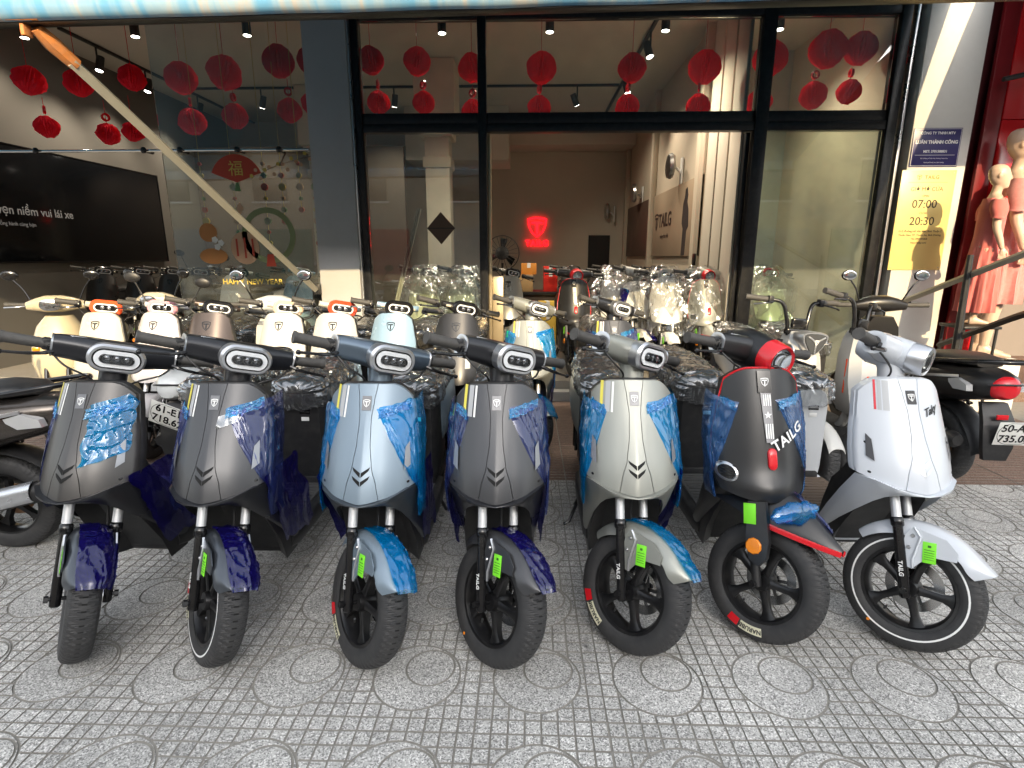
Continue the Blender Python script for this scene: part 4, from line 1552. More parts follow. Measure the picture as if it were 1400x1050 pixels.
    for s in (-1, 1):
        put('grip', cm(('grip', s), lambda: grip_mb(s)), M_GRIP, t, B)
        put('brake_lever', cm(('lever', s), lambda: lever_mb(s)), st.get('lever', M_BLKG), t, B)
        put('switch_box', cm(('swb', s), lambda: MB().add(rbox(.028, .040, .044, .008, (s * .208, .004, .004)))), M_BLK, t, B)
    for s in (-1, 1):
        put('cable', cm(('cable', s), lambda: MB().add(tube(smooth_path([(s * .20, -.01, -.012), (s * .15, -.052, -.055), (s * .085, -.055, -.085), (s * .045, -.03, -.12)], 6), .0038, 7))), M_BLK, t, B)
    if st.get('mirrors'):
        for s in (-1, 1):
            mr = put('mirror', cm(('mir', s), lambda: MB().add(tube(smooth_path([(s * .15, .01, .03), (s * .19, .02, .10), (s * .22, .02, .16)], 5), .005, 8)).add(ball(.045, 14, 10, (1.25, .3, .85), (s * .24, .02, .195)), m=0)), M_BLK, t, B)
            put('mirror_glass', cm(('mirg', s), lambda: MB().add(ball(.040, 14, 10, (1.25, .1, .82), (s * .24, .032, .195)))), M_CHROME, mr)


# ---------------------------------------------------------------- rear half
def body_section(y, w, z0, z1, e=3.0, n=24):
    cz, hz = (z0 + z1) / 2, (z1 - z0) / 2
    return [Vector((w * math.copysign(abs(math.cos(2 * PI * k / n)) ** (2 / e), math.cos(2 * PI * k / n)), y, cz + hz * math.copysign(abs(math.sin(2 * PI * k / n)) ** (2 / e), math.sin(2 * PI * k / n)))) for k in range(n)]


SEAT_TAB = [(.70, .085, .735, .765), (.715, .115, .728, .785), (.76, .128, .725, .80), (.88, .130, .73, .805), (1.0, .125, .735, .800), (1.12, .128, .745, .812), (1.24, .120, .755, .822), (1.33, .095, .765, .815), (1.36, .06, .77, .80)]


def rear_half(t, st):
    P = st['paint']
    UP_ = T(0, .17, .035)
    BK_ = T(0, .12, 0)
    BP = st.get('box', M_BLK)
    put('floorboard', cm('floor', lambda: MB().add(loft([body_section(.36, .138, .215, .30, 5), body_section(.42, .148, .20, .30, 5), body_section(.86, .145, .19, .29, 5), body_section(.97, .140, .20, .30, 5)]))), st.get('skirt', M_BLK), t)

    def matm():
        mb = MB()
        for k in range(13):
            mb.add(rbox(.20 - .003 * abs(k - 6), .012, .004, .0015, (0, .43 + .033 * k, .305)))
        mb.add(span(-.11, .11, .41, .85, .288, .3035))
        return mb
    put('foot_mat', cm('mat', matm), st.get('mat', M_GRIP), t)
    bx = put('seat_box', cm('seatbox', lambda: MB().add(loft([body_section(.695, .098, .24, .725, 6), body_section(.71, .108, .23, .728, 6), body_section(.80, .125, .23, .73, 5), body_section(.95, .125, .28, .735, 5)]))), BP, t, UP_)
    put('label', cm('sblab', lambda: MB().add(rbox(.038, .0015, .020, .0005, (.03, .6925, .60)))), M_WHITE, bx)
    put('handle_slot', cm('sbslot', lambda: MB().add(rbox(.05, .003, .010, .001, (.03, .6935, .645))).add(rbox(.05, .003, .008, .001, (.03, .6935, .63)))), M_BLKG, bx)
    put('body_panel', cm('rearbody', lambda: MB().add(loft([body_section(.80, .10, .36, .725), body_section(.86, .135, .37, .735), body_section(1.0, .155, .40, .742), body_section(1.2, .155, .46, .755), body_section(1.38, .125, .54, .765), body_section(1.48, .085, .60, .755), body_section(1.51, .05, .63, .73)]))), P, t, UP_)
    put('tail_light', cm('tail', lambda: MB().add(loft([oval(.06, .028, 20, 1.49, 2.5, 0, .685), oval(.055, .024, 20, 1.515, 2.5, 0, .685), oval(.03, .012, 20, 1.522, 2.5, 0, .685)]))), M_RED, t, UP_)
    put('swing_arm', cm('swing', lambda: MB().add(rspan(-.09, -.06, .80, 1.34, .20, .26, .01)).add(rspan(.06, .09, .80, 1.34, .20, .26, .01)).add(rspan(-.10, .10, .74, .90, .20, .34, .02))), M_BLK, t, BK_)
    rw = put('rear_wheel', cm('tyre', tyre_mb), [M_RUBBER, M_TREAD], t, T(0, 1.42, WR))
    put('rim', cm('rim', rim_mb), M_RIM, rw)
    put('hub_motor', cm('hubm', lambda: MB().add(lathe([(-.05, .02), (-.05, .07), (-.035, .085), (.035, .085), (.05, .07), (.05, .02)], 24, 'x'))), M_BLK, rw)
    for s in (-1, 1):
        put('rear_shock', cm(('shock', s), lambda: MB().add(tube([(s * .105, 1.27, .26), (s * .11, 1.16, .55)], .010, 8)).add(tube([(s * .1055, 1.25, .30), (s * .1095, 1.18, .50)], .021, 10))), M_BLKG, t, BK_)
    put('rear_mudguard', cm('rfend', lambda: MB().add(slab(lambda u, v: ((-1 + 2 * u) * .06, 1.30 + .26 * math.cos(R(170 - 165 * v)), WR + .26 * math.sin(R(170 - 165 * v)) - .02 * abs(-1 + 2 * u) ** 3), 8, 24, (0, 0, -.004)))), M_BLK, t, BK_)
    put('side_stand', cm('stand', lambda: MB().add(tube([(-.09, .84, .21), (-.17, .80, .02), (-.20, .79, .008)], .009, 8)).add(tube([(-.05, .93, .22), (-.12, 1.0, .03), (-.12, 1.04, .010)], .010, 8)).add(tube([(.05, .93, .22), (.12, 1.0, .03), (.12, 1.04, .010)], .010, 8))), M_BLKG, t, BK_)
    seat = put('seat', cm('seat', lambda: MB().add(loft([body_section(*q, 2.8) for q in SEAT_TAB]))), st.get('seat', M_SEAT), t, UP_)
    put('grab_rail', cm('rail2', lambda: MB().add(tube(smooth_path([(-.10, 1.30, .77), (-.10, 1.46, .80), (-.04, 1.54, .81), (.04, 1.54, .81), (.10, 1.46, .80), (.10, 1.30, .77)], 5), .010, 8))), st.get('rail', M_BLKG), t, UP_)
    if st.get('bag'):
        sd = st['bag']

        def bag():
            rings = []
            n = 96
            ny = 64
            for i in range(ny + 1):
                y = .655 + .815 * i / ny
                ring = []
                yy = min(max(y, .72), 1.33)
                w = lerp_tab([(q[0], q[1]) for q in SEAT_TAB], yy) + .016
                z1 = lerp_tab([(q[0], q[3]) for q in SEAT_TAB], yy) + .012
                z0 = .640 if y < .9 else .66
                sh_ = 1.0
                if y < .70:
                    sh_ = .45 + .55 * math.sqrt((y - .655) / .045)
                if y > 1.41:
                    sh_ = .5 + .5 * math.sqrt(max(0, 1.47 - y) / .06)
                for k in range(n):
                    a = 2 * PI * k / n
                    x = w * math.copysign(abs(math.cos(a)) ** .75, math.cos(a))
                    z = (z0 + z1) / 2 + (z1 - z0) / 2 * math.copysign(abs(math.sin(a)) ** .75, math.sin(a))
                    big = max(0, ridge(x * 9 + sd, y * 7, z * 9)) ** 3
                    fine = max(0, ridge(x * 24, y * 20 + sd, z * 24)) ** 4
                    fine2 = max(0, ridge(x * 50 + y * 20, y * 34, z * 50 + sd)) ** 5
                    kk = .97 + .09 * big + .07 * fine + .035 * fine2
                    if y < .74:
                        kk += .07 * math.sin(a * 17 + sd) * (.74 - y) / .085
                    ring.append(Vector((x * kk * sh_, y + .010 * nz(a * 2, y * 9, sd), .72 + (z - .72) * (kk * .8 + .2) * (sh_ * .6 + .4))))
                rings.append(ring)
            return MB().add(loft(rings))
        put('plastic_cover', cm(('bag', sd), bag, 60), M_BAG, t, UP_)


def scooter(label, x, y, st, th=43, rz=0.0, z=0.0, group='electric scooters parked outside the showroom', name='electric_scooter'):
    t = thing(name, label, 'scooter', (x, y, z), rz, group)
    M = steer(th)
    front_end(t, st, M)
    shield_parts(t, st)
    bars(t, st, M)
    rear_half(t, st)
    return t


STR_A = [(-.118, .010, M_YEL), (-.100, .016, M_GREYD), (-.079, .007, M_WHITE)]
STR_W = [(-.112, .006, M_RED), (-.102, .010, M_GREYD), (-.088, .018, M_GREYD)]


def style_A(paint_, **k):
    d = dict(fork='twin', shield='A', head='oval', paint=paint_, paint_bar=paint_, fender=paint_, bezel=M_SILVER, stripes=STR_A, film_mat=M_FILMD, seed=1, bag=1)
    d.update(k)
    return d


P_GRAPH = paint('graphite_a', (.068, .065, .063), .44, .4)
P_SLATE = paint('slate_blue', (.075, .085, .10), .36, .5)
P_ICE = paint('ice_blue', (.215, .275, .33), .52, .35)
P_GREY4 = paint('dark_grey', (.062, .063, .067), .44, .35)
P_CHAMP = paint('champagne', (.32, .325, .29), .50, .4)
P_MATT = paint('matt_black', (.020, .020, .021), .42, .2)
P_WHITE = paint('pearl_white', (.57, .60, .64), .30, .0, .3)
P_BLACKBAR = paint('satin_black', (.026, .027, .031), .34, .3)

scooter('graphite scooter leftmost of the front row, torn blue film on its right half', -1.612, 1.700, style_A(P_GRAPH, paint_bar=P_BLACKBAR, film='MSL', seed=1, bag=1, fender=P_SLATE, lower=P_BLACKBAR), 42, -1.2)
scooter('dark slate scooter with white-lined front tyre and silver script lettering', -1.114, 1.696, style_A(P_GREY4, paint_bar=P_BLACKBAR, film='LRS', seed=2, bag=2, white_ring=True, tyre_tag=True, script=M_WHITE, script_tape=True, fender=P_SLATE, lower=P_BLACKBAR), 44, 0.8)
scooter('pale ice-blue scooter with bright blue film on both flanks', -.570, 1.704, style_A(P_ICE, film='LRSS', film_mat=M_FILM, seed=3, bag=3, tyre_tag=True, tag_turn=-22, paint_bar=paint('bar_blue', (.13, .17, .215), .34, .5), neck=paint('bar_blue', (.13, .17, .215), .34, .5), lower=paint('low_slate', (.05, .06, .07), .4, .3)), 43, 0)
scooter('dark grey scooter at the middle of the front row with indigo film', -.104, 1.716, style_A(P_GREY4, paint_bar=P_BLACKBAR, film='LRSS', seed=4, bag=4, yellow_dot=True, lower=P_BLACKBAR), 41.5, 1.0)
scooter('champagne grey scooter with blue film beside the black and red one', .394, 1.794, style_A(P_CHAMP, film='LRS', film_mat=M_FILM, seed=5, bag=5, tyre_tag=True, tag_turn=-18), 44.5, -.6)
scooter('matt black scooter with red headlight ring, red trim and star panel', .900, 1.866, dict(fork='cover', shield='B', head='cone', paint=P_MATT, paint_bar=P_MATT, fender=P_MATT, bezel=M_RED, film='LR', film_mat=film_mat('pale_blue_film', (.22, .50, .80), (.05, .16, .42), .35, .09, .2, 18, .5), seed=6, bag=6, tyre_tag=True, tag_turn=-60, lower=P_MATT, bar_th=27), 43, 0)
scooter('white scooter with round silver-ringed headlight at the right of the front row', 1.425, 1.840, style_A(P_WHITE, head='round', film=None, seed=7, bag=7, white_ring=True, yellow_dot=True, stripes=STR_W, script=M_BLK, badge_mat=M_BLKG, box=paint('white_box', (.6, .62, .64), .35, 0), skirt=P_WHITE, chev=M_SILVER, slot=mat('dark_mesh', (.06, .06, .065), .5), inner=P_WHITE, mat=mat('brown_mat', (.12, .085, .06), .7), lip=P_WHITE, edge=False), 43, 0)
# ================================================================== second row and the others outside
def style_C(paint_, bezel, **k):
    d = dict(fork='twin', shield='C', head='slim', paint=paint_, paint_bar=paint_, fender=paint_, bezel=bezel, film=None, seed=21, bag=None, edge=False)
    d.update(k)
    return d


P_CREAM = paint('cream', (.50, .475, .38), .32, 0, .4)
P_PINKW = paint('pink_white', (.52, .50, .51), .32, 0, .4)
P_UMBER = paint('umber', (.085, .065, .055), .34, .4)
P_WHITE2 = paint('warm_white', (.53, .525, .50), .30, 0, .4)
P_SAND = paint('sand_white', (.47, .46, .43), .32, 0, .4)
P_SKY = paint('sky_blue', (.24, .36, .47), .32, .1, .4)
P_BLACK2 = paint('soft_black', (.022, .021, .021), .42, .2)
P_LIME = paint('pale_lime', (.50, .52, .36), .32, 0, .3)
P_MINT = paint('mint_grey', (.40, .46, .40), .32, 0, .3)
P_GREYS = paint('steel_grey', (.22, .22, .21), .34, .4)
M_ORB = mat('orange_bezel', (.80, .10, .03), .25, coat=.4)
M_PKB = mat('pink_bezel', (.70, .34, .40), .25, coat=.4)
G2 = 'electric scooters in the second row'
Y2 = 3.66
scooter('cream scooter with orange-red oval headlight ring in the second row', -3.10, Y2 + .0, style_C(P_CREAM, M_ORB, bag=19), 20, 2, 0, G2)
scooter('white scooter with pink oval headlight ring in the second row', -2.69, Y2, style_C(P_PINKW, M_PKB, bag=14, mirrors=True), 14, -3, 0, G2)
scooter('dark brown scooter with black lamp between white ones in the second row', -2.285, Y2, style_C(P_UMBER, M_BLKG, bag=15), 32, 3, 0, G2)
scooter('warm white scooter with cream headlight ring behind the dark slate scooter', -1.775, Y2, style_C(P_WHITE2, mat('cream_bezel', (.66, .52, .38), .25, coat=.4), bag=16), 22, -2, 0, G2)
scooter('sand white scooter with red-orange headlight ring below the awning arm foot', -1.375, Y2, style_C(P_SAND, mat('vermilion_bezel', (.78, .07, .025), .25, coat=.4), bag=17), 30, 2, 0, G2)
scooter('sky blue scooter with black-ringed headlight in the second row', -.975, Y2, style_C(P_SKY, M_BLKG, bag=18), 24, -3, 0, G2)
scooter('black scooter with dark crest in the second row before the glass', -.50, Y2 - .02, style_C(P_BLACK2, M_BLKG, slots_c=True, bag=11), 36, 0, 0, G2)
scooter('champagne scooter with azure film in the second row before the doorway', .02, Y2 + .05, style_A(P_CHAMP, film='LRS', film_mat=M_FILM, seed=8, bag=8, edge=False), 38, 0, 0, G2)
scooter('black scooter with silver oval headlight in the second row behind the champagne one', .62, Y2 + .06, style_A(P_GREY4, paint_bar=P_BLACKBAR, film='LR', seed=9, bag=9, edge=False, lower=P_BLACKBAR), 38, 0, 0, G2)


# ---------------------------------------------------------------- slim moped with tall bars
def moped(label, x, y, rz, th, seed):
    t = thing('electric_moped', label, 'moped', (x, y, 0), rz, 'white mopeds with tall black bars')
    M = steer(th)
    P = P_WHITE2
    wh = put('front_wheel', cm('tyre', tyre_mb), M_RUBBER, t, M @ T(0, 0, WR))
    put('rim', cm('rim', rim_mb), M_RIM, wh)
    put('brake_disc', cm('disc', disc_mb), M_DISC, wh)
    for s in (-1, 1):
        put('fork_leg', cm(('mfork', s), lambda: MB().add(tube([Vector((.068 * s, 0, WR)), Vector((.068 * s, 0, WR)) + AXD * .45], .016, 12))), M_BLKG, t, M)
    put('front_mudguard', cm('mfend', lambda: MB().add(slab(lambda u, v: ((-1 + 2 * u) * .055, -.245 * math.cos(R(30 + 100 * v)), WR + .245 * math.sin(R(30 + 100 * v)) - .03 * abs(-1 + 2 * u) ** 3), 10, 20, (0, .001, -.004)))), P, t, M)

    def front():
        rings = []
        for z, w, y0, y1 in ((.42, .05, .14, .40), (.52, .10, .12, .38), (.66, .118, .14, .36), (.80, .110, .17, .37), (.90, .085, .20, .38), (.955, .055, .24, .38)):
            rings.append([Vector((-w, y0 + .05, z)), Vector((-w * .55, y0, z)), Vector((w * .55, y0, z)), Vector((w, y0 + .05, z)), Vector((w * .9, y1, z)), Vector((-w * .9, y1, z))])
        return MB().add(loft(rings))
    fp = put('front_panel', cm('mfront', front, 25), P, t)
    put('red_stripe', cm('mstripe', lambda: MB().add(rbox(.014, .004, .16, .001, (-.035, .127, .62)), RX(0)).add(rbox(.004, .012, .22, .001, (-.112, .24, .68)))), M_ORB, fp)
    lamp = put('headlight', cm('mlamp', lambda: MB().add(loft([[Vector((p.x * k, yy, .905 + p.z * k)) for p in tri(.092)] for yy, k in ((.24, .95), (.16, 1.0), (.145, .92))]))), M_SILVER, t, M)
    put('lens', cm('mlens', lambda: MB().add(loft([[Vector((p.x * k, yy, .905 + p.z * k)) for p in tri(.092)] for yy, k in ((.146, .85), (.138, .8), (.134, .5))]))), mat('dark_lens', (.10, .105, .11), .12, metal=.5), lamp)

    def wings():
        mb = MB()
        for a in (90, 210, 330):
            mb.add(rbox(.009, .004, .062, .001, (0, .133, .036)), T(0, 0, .905) @ RY(a - 90 + 60))
        return mb
    put('lens_bars', cm('mwings', wings), M_SILVER, lamp)
    put('emblem', cm('memb', lambda: MB().add(emblem_T(.03), T(0, .130, .905))), M_WHITE, lamp)
    riser = put('bar_riser', cm('mriser', lambda: MB().add(tube(smooth_path([(-.335, .43, 1.14), (-.20, .40, 1.135), (-.11, .37, 1.12), (-.075, .345, 1.02), (-.06, .33, .92)], 5), .0125, 10)).add(tube(smooth_path([(.335, .43, 1.14), (.20, .40, 1.135), (.11, .37, 1.12), (.075, .345, 1.02), (.06, .33, .92)], 5), .0125, 10)).add(rbox(.16, .05, .04, .01, (0, .33, .945)))), M_BLKG, t, M)
    for s in (-1, 1):
        put('grip', cm(('mgrip', s), lambda: MB().add(tube([(s * .20, .40, 1.136), (s * .335, .432, 1.141)], .0185, 12))), M_GRIP, t, M)
        put('switch_box', cm(('mswi', s), lambda: MB().add(rbox(.035, .045, .05, .008, (s * .185, .395, 1.135)))), M_BLK, t, M)
        put('brake_lever', cm(('mlev', s), lambda: MB().add(tube(smooth_path([(s * .18, .36, 1.125), (s * .24, .34, 1.115), (s * .31, .37, 1.10)], 5), .006, 8))), M_BLKG, t, M)
    put('display', cm('mdisp', lambda: MB().add(rbox(.10, .035, .065, .012, (0, .325, 1.0)), T(0, 0, 0))), M_BLKG, t, M)
    rear_half(t, dict(paint=P, bag=seed, box=M_BLK, seat=M_SEAT))
    put('down_tube', cm('mtube', lambda: MB().add(tube(smooth_path([(0, .30, .72), (0, .34, .42), (0, .48, .26), (0, .80, .26)], 6), .03, 10))), P, t)
    return t


def tri(r):
    pts = []
    for a, b in ((150, 30), (30, -90), (-90, -210)):
        A = Vector((math.cos(R(a)), 0, math.sin(R(a)))) * r
        B = Vector((math.cos(R(b)), 0, math.sin(R(b)))) * r
        for k in range(6):
            q = k / 6
            p = A.lerp(B, q)
            bul = 1 + .42 * math.sin(PI * q)
            pts.append(Vector((p.x * bul * 1.15, 0, p.z * bul)))
    return pts


moped('white moped with triangular silver headlight behind the red-ringed scooter', 1.74, 3.22, 0, 12, 12)
moped('white moped with red flank stripe, half hidden by the white front scooter', 2.13, 3.20, 0, 34, 13)


# ---------------------------------------------------------------- petrol scooters
def petrol(label, x, y, rz, P, plate=None, tilt=0.0, mirrors=True, th=0, kin=M_BLK, plate_shift=(0, 0), tail_cap=False):
    t = thing('petrol_scooter', label, 'scooter', (x, y, 0), rz, 'licensed petrol scooters')
    M = steer(th)
    wr = .235
    wh = put('front_wheel', cm('tyre', tyre_mb), M_RUBBER, t, M @ T(0, 0, WR))
    put('rim', cm('rim', rim_mb), M_RIM, wh)
    put('brake_disc', cm('disc', disc_mb), M_DISC, wh)
    for s in (-1, 1):
        put('fork_leg', cm(('pfork', s), lambda: MB().add(tube([Vector((.07 * s, 0, WR)), Vector((.07 * s, 0, WR)) + AXD * .42], .016, 12))), M_BLKG, t, M)
    put('front_mudguard', cm('pfend', lambda: MB().add(slab(lambda u, v: ((-1 + 2 * u) * .062, -.25 * math.cos(R(25 + 115 * v)), WR + .25 * math.sin(R(25 + 115 * v)) - .045 * abs(-1 + 2 * u) ** 3), 12, 24, (0, .001, -.004)))), P, t, M)

    def front():
        rings = []
        for z, w, y0, y1 in ((.33, .12, .22, .42), (.45, .165, .14, .40), (.60, .19, .12, .38), (.75, .185, .16, .40), (.88, .15, .21, .42), (.96, .09, .25, .42)):
            rings.append([Vector((-w, y0 + .11, z)), Vector((-w * .75, y0 + .03, z)), Vector((-w * .3, y0, z)), Vector((w * .3, y0, z)), Vector((w * .75, y0 + .03, z)), Vector((w, y0 + .11, z)), Vector((w * .8, y1, z)), Vector((-w * .8, y1, z))])
        return MB().add(loft(rings))
    fs = put('front_cowl', cm('pcowl', front, 50), P, t)
    for s in (-1, 1):
        put('front_indicator', cm(('pind', s), lambda: MB().add(rbox(.05, .02, .03, .008, (s * .12, .165, .72)), RZ(0))), M_ORANGE, fs)

    def head():
        return MB().add(loft([section(-.19, .34, 1.04, .03, .03), section(-.12, .33, 1.05, .06, .05), section(-.05, .31, 1.055, .09, .065), section(.05, .31, 1.055, .09, .065), section(.12, .33, 1.05, .06, .05), section(.19, .34, 1.04, .03, .03)]))
    hb = put('handlebar_cover', cm('phead', head), P, t, M)
    put('headlight', cm('plamp', lambda: MB().add(loft([oval(.075, .048, 24, .25, 2.4, 0, 1.05), oval(.070, .044, 24, .215, 2.4, 0, 1.05), oval(.04, .02, 24, .205, 2.4, 0, 1.05)]))), M_LENS, hb)
    for s in (-1, 1):
        put('grip', cm(('pgrip', s), lambda: MB().add(tube([(s * .185, .345, 1.045), (s * .34, .375, 1.05)], [.017, .019], 12))), M_GRIP, t, M)
        put('brake_lever', cm(('plev', s), lambda: MB().add(tube(smooth_path([(s * .17, .32, 1.04), (s * .24, .295, 1.035), (s * .33, .325, 1.03)], 5), .006, 8))), M_STEEL, t, M)
        if mirrors:
            mr = put('mirror', cm(('pmir', s), lambda: MB().add(tube(smooth_path([(s * .16, .34, 1.08), (s * .20, .35, 1.17), (s * .25, .35, 1.24)], 5), .006, 8)).add(ball(.052, 16, 10, (1.1, .28, .8), (s * .265, .35, 1.275)))), M_BLKG, t, M)
            put('mirror_glass', cm(('pmirg', s), lambda: MB().add(ball(.046, 16, 10, (1.1, .1, .8), (s * .265, .364, 1.275)))), M_CHROME, mr)
    put('floorboard', cm('pfloor', lambda: MB().add(loft([body_section(.34, .13, .22, .33, 5), body_section(.45, .17, .20, .32, 5), body_section(.74, .17, .20, .33, 5), body_section(.84, .15, .24, .42, 4)]))), kin, t)
    tail = [(.74, .10, .30, .66), (.82, .145, .34, .72), (1.0, .185, .42, .755), (1.22, .195, .50, .775), (1.42, .175, .56, .79), (1.58, .135, .60, .79), (1.68, .095, .635, .775), (1.72, .055, .66, .755)]
    put('body_panel', cm('ptail', lambda: MB().add(loft([body_section(*q, 2.5, 28) for q in tail]))), P, t)
    for s in (-1, 1):
        put('side_trim', cm(('ptrim', s), lambda: MB().add(tube(smooth_path([(s * .17, .90, .60), (s * .196, 1.10, .655), (s * .196, 1.35, .70), (s * .155, 1.55, .735)], 5), .007, 6, sq=(.5, 1.4)))), M_SILVER, t)
    st_tab = [(.70, .09, .70, .745), (.73, .12, .70, .775), (.85, .135, .73, .79), (1.05, .145, .755, .80), (1.18, .15, .765, .835), (1.35, .145, .775, .85), (1.5, .115, .785, .845), (1.56, .07, .79, .825)]
    put('seat', cm('pseat', lambda: MB().add(loft([body_section(*q, 2.8) for q in st_tab]))), M_SEAT, t)
    put('grab_rail', cm('prail', lambda: MB().add(tube(smooth_path([(-.16, 1.25, .78), (-.165, 1.48, .815), (-.12, 1.68, .845), (0, 1.74, .85), (.12, 1.68, .845), (.165, 1.48, .815), (.16, 1.25, .78)], 5), .0135, 10))), M_BLKG, t)
    tl = put('tail_light', cm('ptl', lambda: MB().add(loft([oval(.080, .070, 28, 1.655, 2.3, 0, .700), oval(.074, .066, 28, 1.712, 2.3, 0, .698), oval(.050, .046, 28, 1.738, 2.3, 0, .695), oval(.02, .015, 28, 1.745, 2.3, 0, .694)]))), P if tail_cap else M_RED, t)
    put('lamp_divider', cm('ptd', lambda: MB().add(tube(smooth_path([(-.094, 1.70, .715), (-.04, 1.742, .726), (.04, 1.742, .726), (.094, 1.70, .715)], 5), .0055, 6))), M_BLK, tl)
    for s in (-1, 1):
        put('rear_indicator', cm(('pri', s), lambda: MB().add(loft([[Vector((s * (.128 + o_), y, z)) for y, z in ((1.46, .70), (1.55, .725), (1.63, .70), (1.64, .665), (1.53, .655))] for o_ in (.0, .035)]), T(s * (-.004), 0, 0) @ Matrix.Identity(4))), mat('clear_smoke_lens', (.55, .55, .55), .12, metal=.3), t)
    put('rear_mudguard', cm('prf', lambda: MB().add(slab(lambda u, v: ((-1 + 2 * u) * (.075 - .012 * v), 1.30 + (.275 + .07 * v * v) * math.cos(R(150 - 140 * v)), .235 + (.275 + .05 * v) * math.sin(R(150 - 140 * v)) - .02 * abs(-1 + 2 * u) ** 3), 10, 26, (0, 0, -.005)))), M_BLK, t)
    put('plate_holder', cm('phold', lambda: MB().add(loft([[Vector((a * w, y, z)) for a, y in ((-1, y0), (1, y0), (1, y0 + .03), (-1, y0 + .03))] for z, w, y0 in ((.60, .07, 1.62), (.50, .085, 1.68), (.36, .08, 1.705), (.28, .06, 1.70))]))), M_BLK, t)
    put('rear_reflector', cm('prr', lambda: MB().add(rbox(.06, .012, .028, .003, (0, 1.722, .535)))), M_RED, t)
    rw = put('rear_wheel', cm('ptyre', lambda: tyre_mb(True, .240, .055, .158)), M_RUBBER, t, T(0, 1.30, .240))
    put('rim', cm('prim', lambda: rim_mb(.159, .045)), M_RIM, rw)
    put('hub_cover', cm('phub', lambda: MB().add(lathe([(-.052, .0), (-.052, .04), (-.04, .075), (-.02, .08)], 20, 'x'))), mat('worn_bronze', (.30, .17, .09), .5, metal=.3), rw)
    put('engine_case', cm('peng', lambda: MB().add(rbox(.075, .58, .15, .035, (-.115, 1.08, .27))).add(tube([(-.155, 1.25, .26), (-.09, 1.25, .26)], .085, 16)).add(tube([(-.16, .92, .28), (-.09, .92, .28)], .08, 16)).add(rbox(.10, .20, .12, .02, (0, .92, .30)))), mat('engine_alloy', (.16, .16, .165), .5, metal=.6, dust=.3), t)
    ex = put('exhaust', cm('pexh', lambda: MB().add(tube([(.135, 1.0, .24), (.14, 1.15, .26), (.15, 1.60, .36), (.15, 1.64, .365)], [.028, .052, .050, .03], 14))), M_BLK, t)
    put('heat_shield', cm('phs', lambda: MB().add(slab(lambda u, v: (.15 + .056 * math.cos(R(-50 + 120 * u)), 1.18 + .38 * v, .268 + .09 * v + .056 * math.sin(R(-50 + 120 * u))), 8, 6, (.003, 0, .002)))), M_SILVER, ex)
    for s in (-1, 1):
        def spring():
            mb = MB()
            a, b = Vector((s * .125, 1.33, .30)), Vector((s * .125, 1.24, .60))
            mb.add(tube([a, b], .010, 8))
            pts = []
            for k in range(60):
                q = k / 59
                p = a.lerp(b, .12 + .72 * q)
                an = q * 2 * PI * 7
                pts.append(p + Vector((.023 * math.cos(an), .023 * math.sin(an), .004 * math.sin(an))))
            mb.add(tube(pts, .0055, 5))
            return mb
        put('rear_shock', cm(('pspr', s), spring), M_BLKG, t)
    put('side_stand', cm('pstand', lambda: MB().add(tube([(-.08, .82, .22), (-.20, .80, .01)], .010, 8)).add(tube([(-.06, .98, .20), (-.12, 1.04, .01)], .011, 8)).add(tube([(.06, .98, .20), (.12, 1.04, .01)], .011, 8))), M_BLKG, t)
    if plate and not tail_cap:
        put('side_lettering', MB().add(text_vf('SCOOPY', .045, .001, bold=.0008, space=1.25), T(.197, 1.12, .655) @ RX(4) @ RZ(90)).make('plet'), M_SILVER, t)
    if plate:
        PM = T(plate_shift[0], 1.755, .45 + plate_shift[1]) @ RZ(180) @ RX(12) @ RY(tilt)
        pl = put('licence_plate', cm('plate', lambda: MB().add(rbox(.20, .003, .145, .006))), M_PLATE, t, PM)
        put('plate_border', cm('pborder', lambda: MB().add(loft([[Vector((p.x * k, -.0024, p.z * k * 1.0)) for p in stadium(.096, .068, 24)] for k in (1.0, .965)], False, False))), M_BLK, pl)
        put('lettering', MB().add(text_vf(plate[0], .062, .0006, bold=.0012), T(0, -.0026, .033)).add(text_vf(plate[1], .062, .0006, bold=.0012), T(0, -.0026, -.033)).make('plate_text'), M_BLKG, pl)
    return t


petrol('black petrol scooter seen from behind with big red tail lamp and 50-A plate', 2.80, 4.74, 176, paint('petrol_black', (.016, .015, .015), .45, .2), ('50-AA', '735.06'), plate_shift=(-.06, 0))
petrol('white petrol scooter from behind with tilted 61-E1 plate between front scooters', -2.00, 4.62, 180, paint('petrol_white', (.60, .62, .62), .3, 0, .4), ('61-E1', '718.62'), tilt=24, mirrors=True, plate_shift=(0, .10), tail_cap=True)
petrol('dark bronze petrol scooter cut by the left picture edge', -3.84, 2.34, -86, paint('petrol_bronze', (.085, .072, .062), .28, .5, .4), None, mirrors=True)
petrol('cream petrol scooter with mirrors at the far left of the second row', -3.62, 3.95, 22, paint('petrol_cream', (.50, .43, .29), .32, 0, .4), None)
petrol('pale cream petrol scooter behind the orange-ringed scooter', -3.25, 4.35, -8, paint('petrol_ivory', (.55, .50, .38), .32, 0, .4), None)


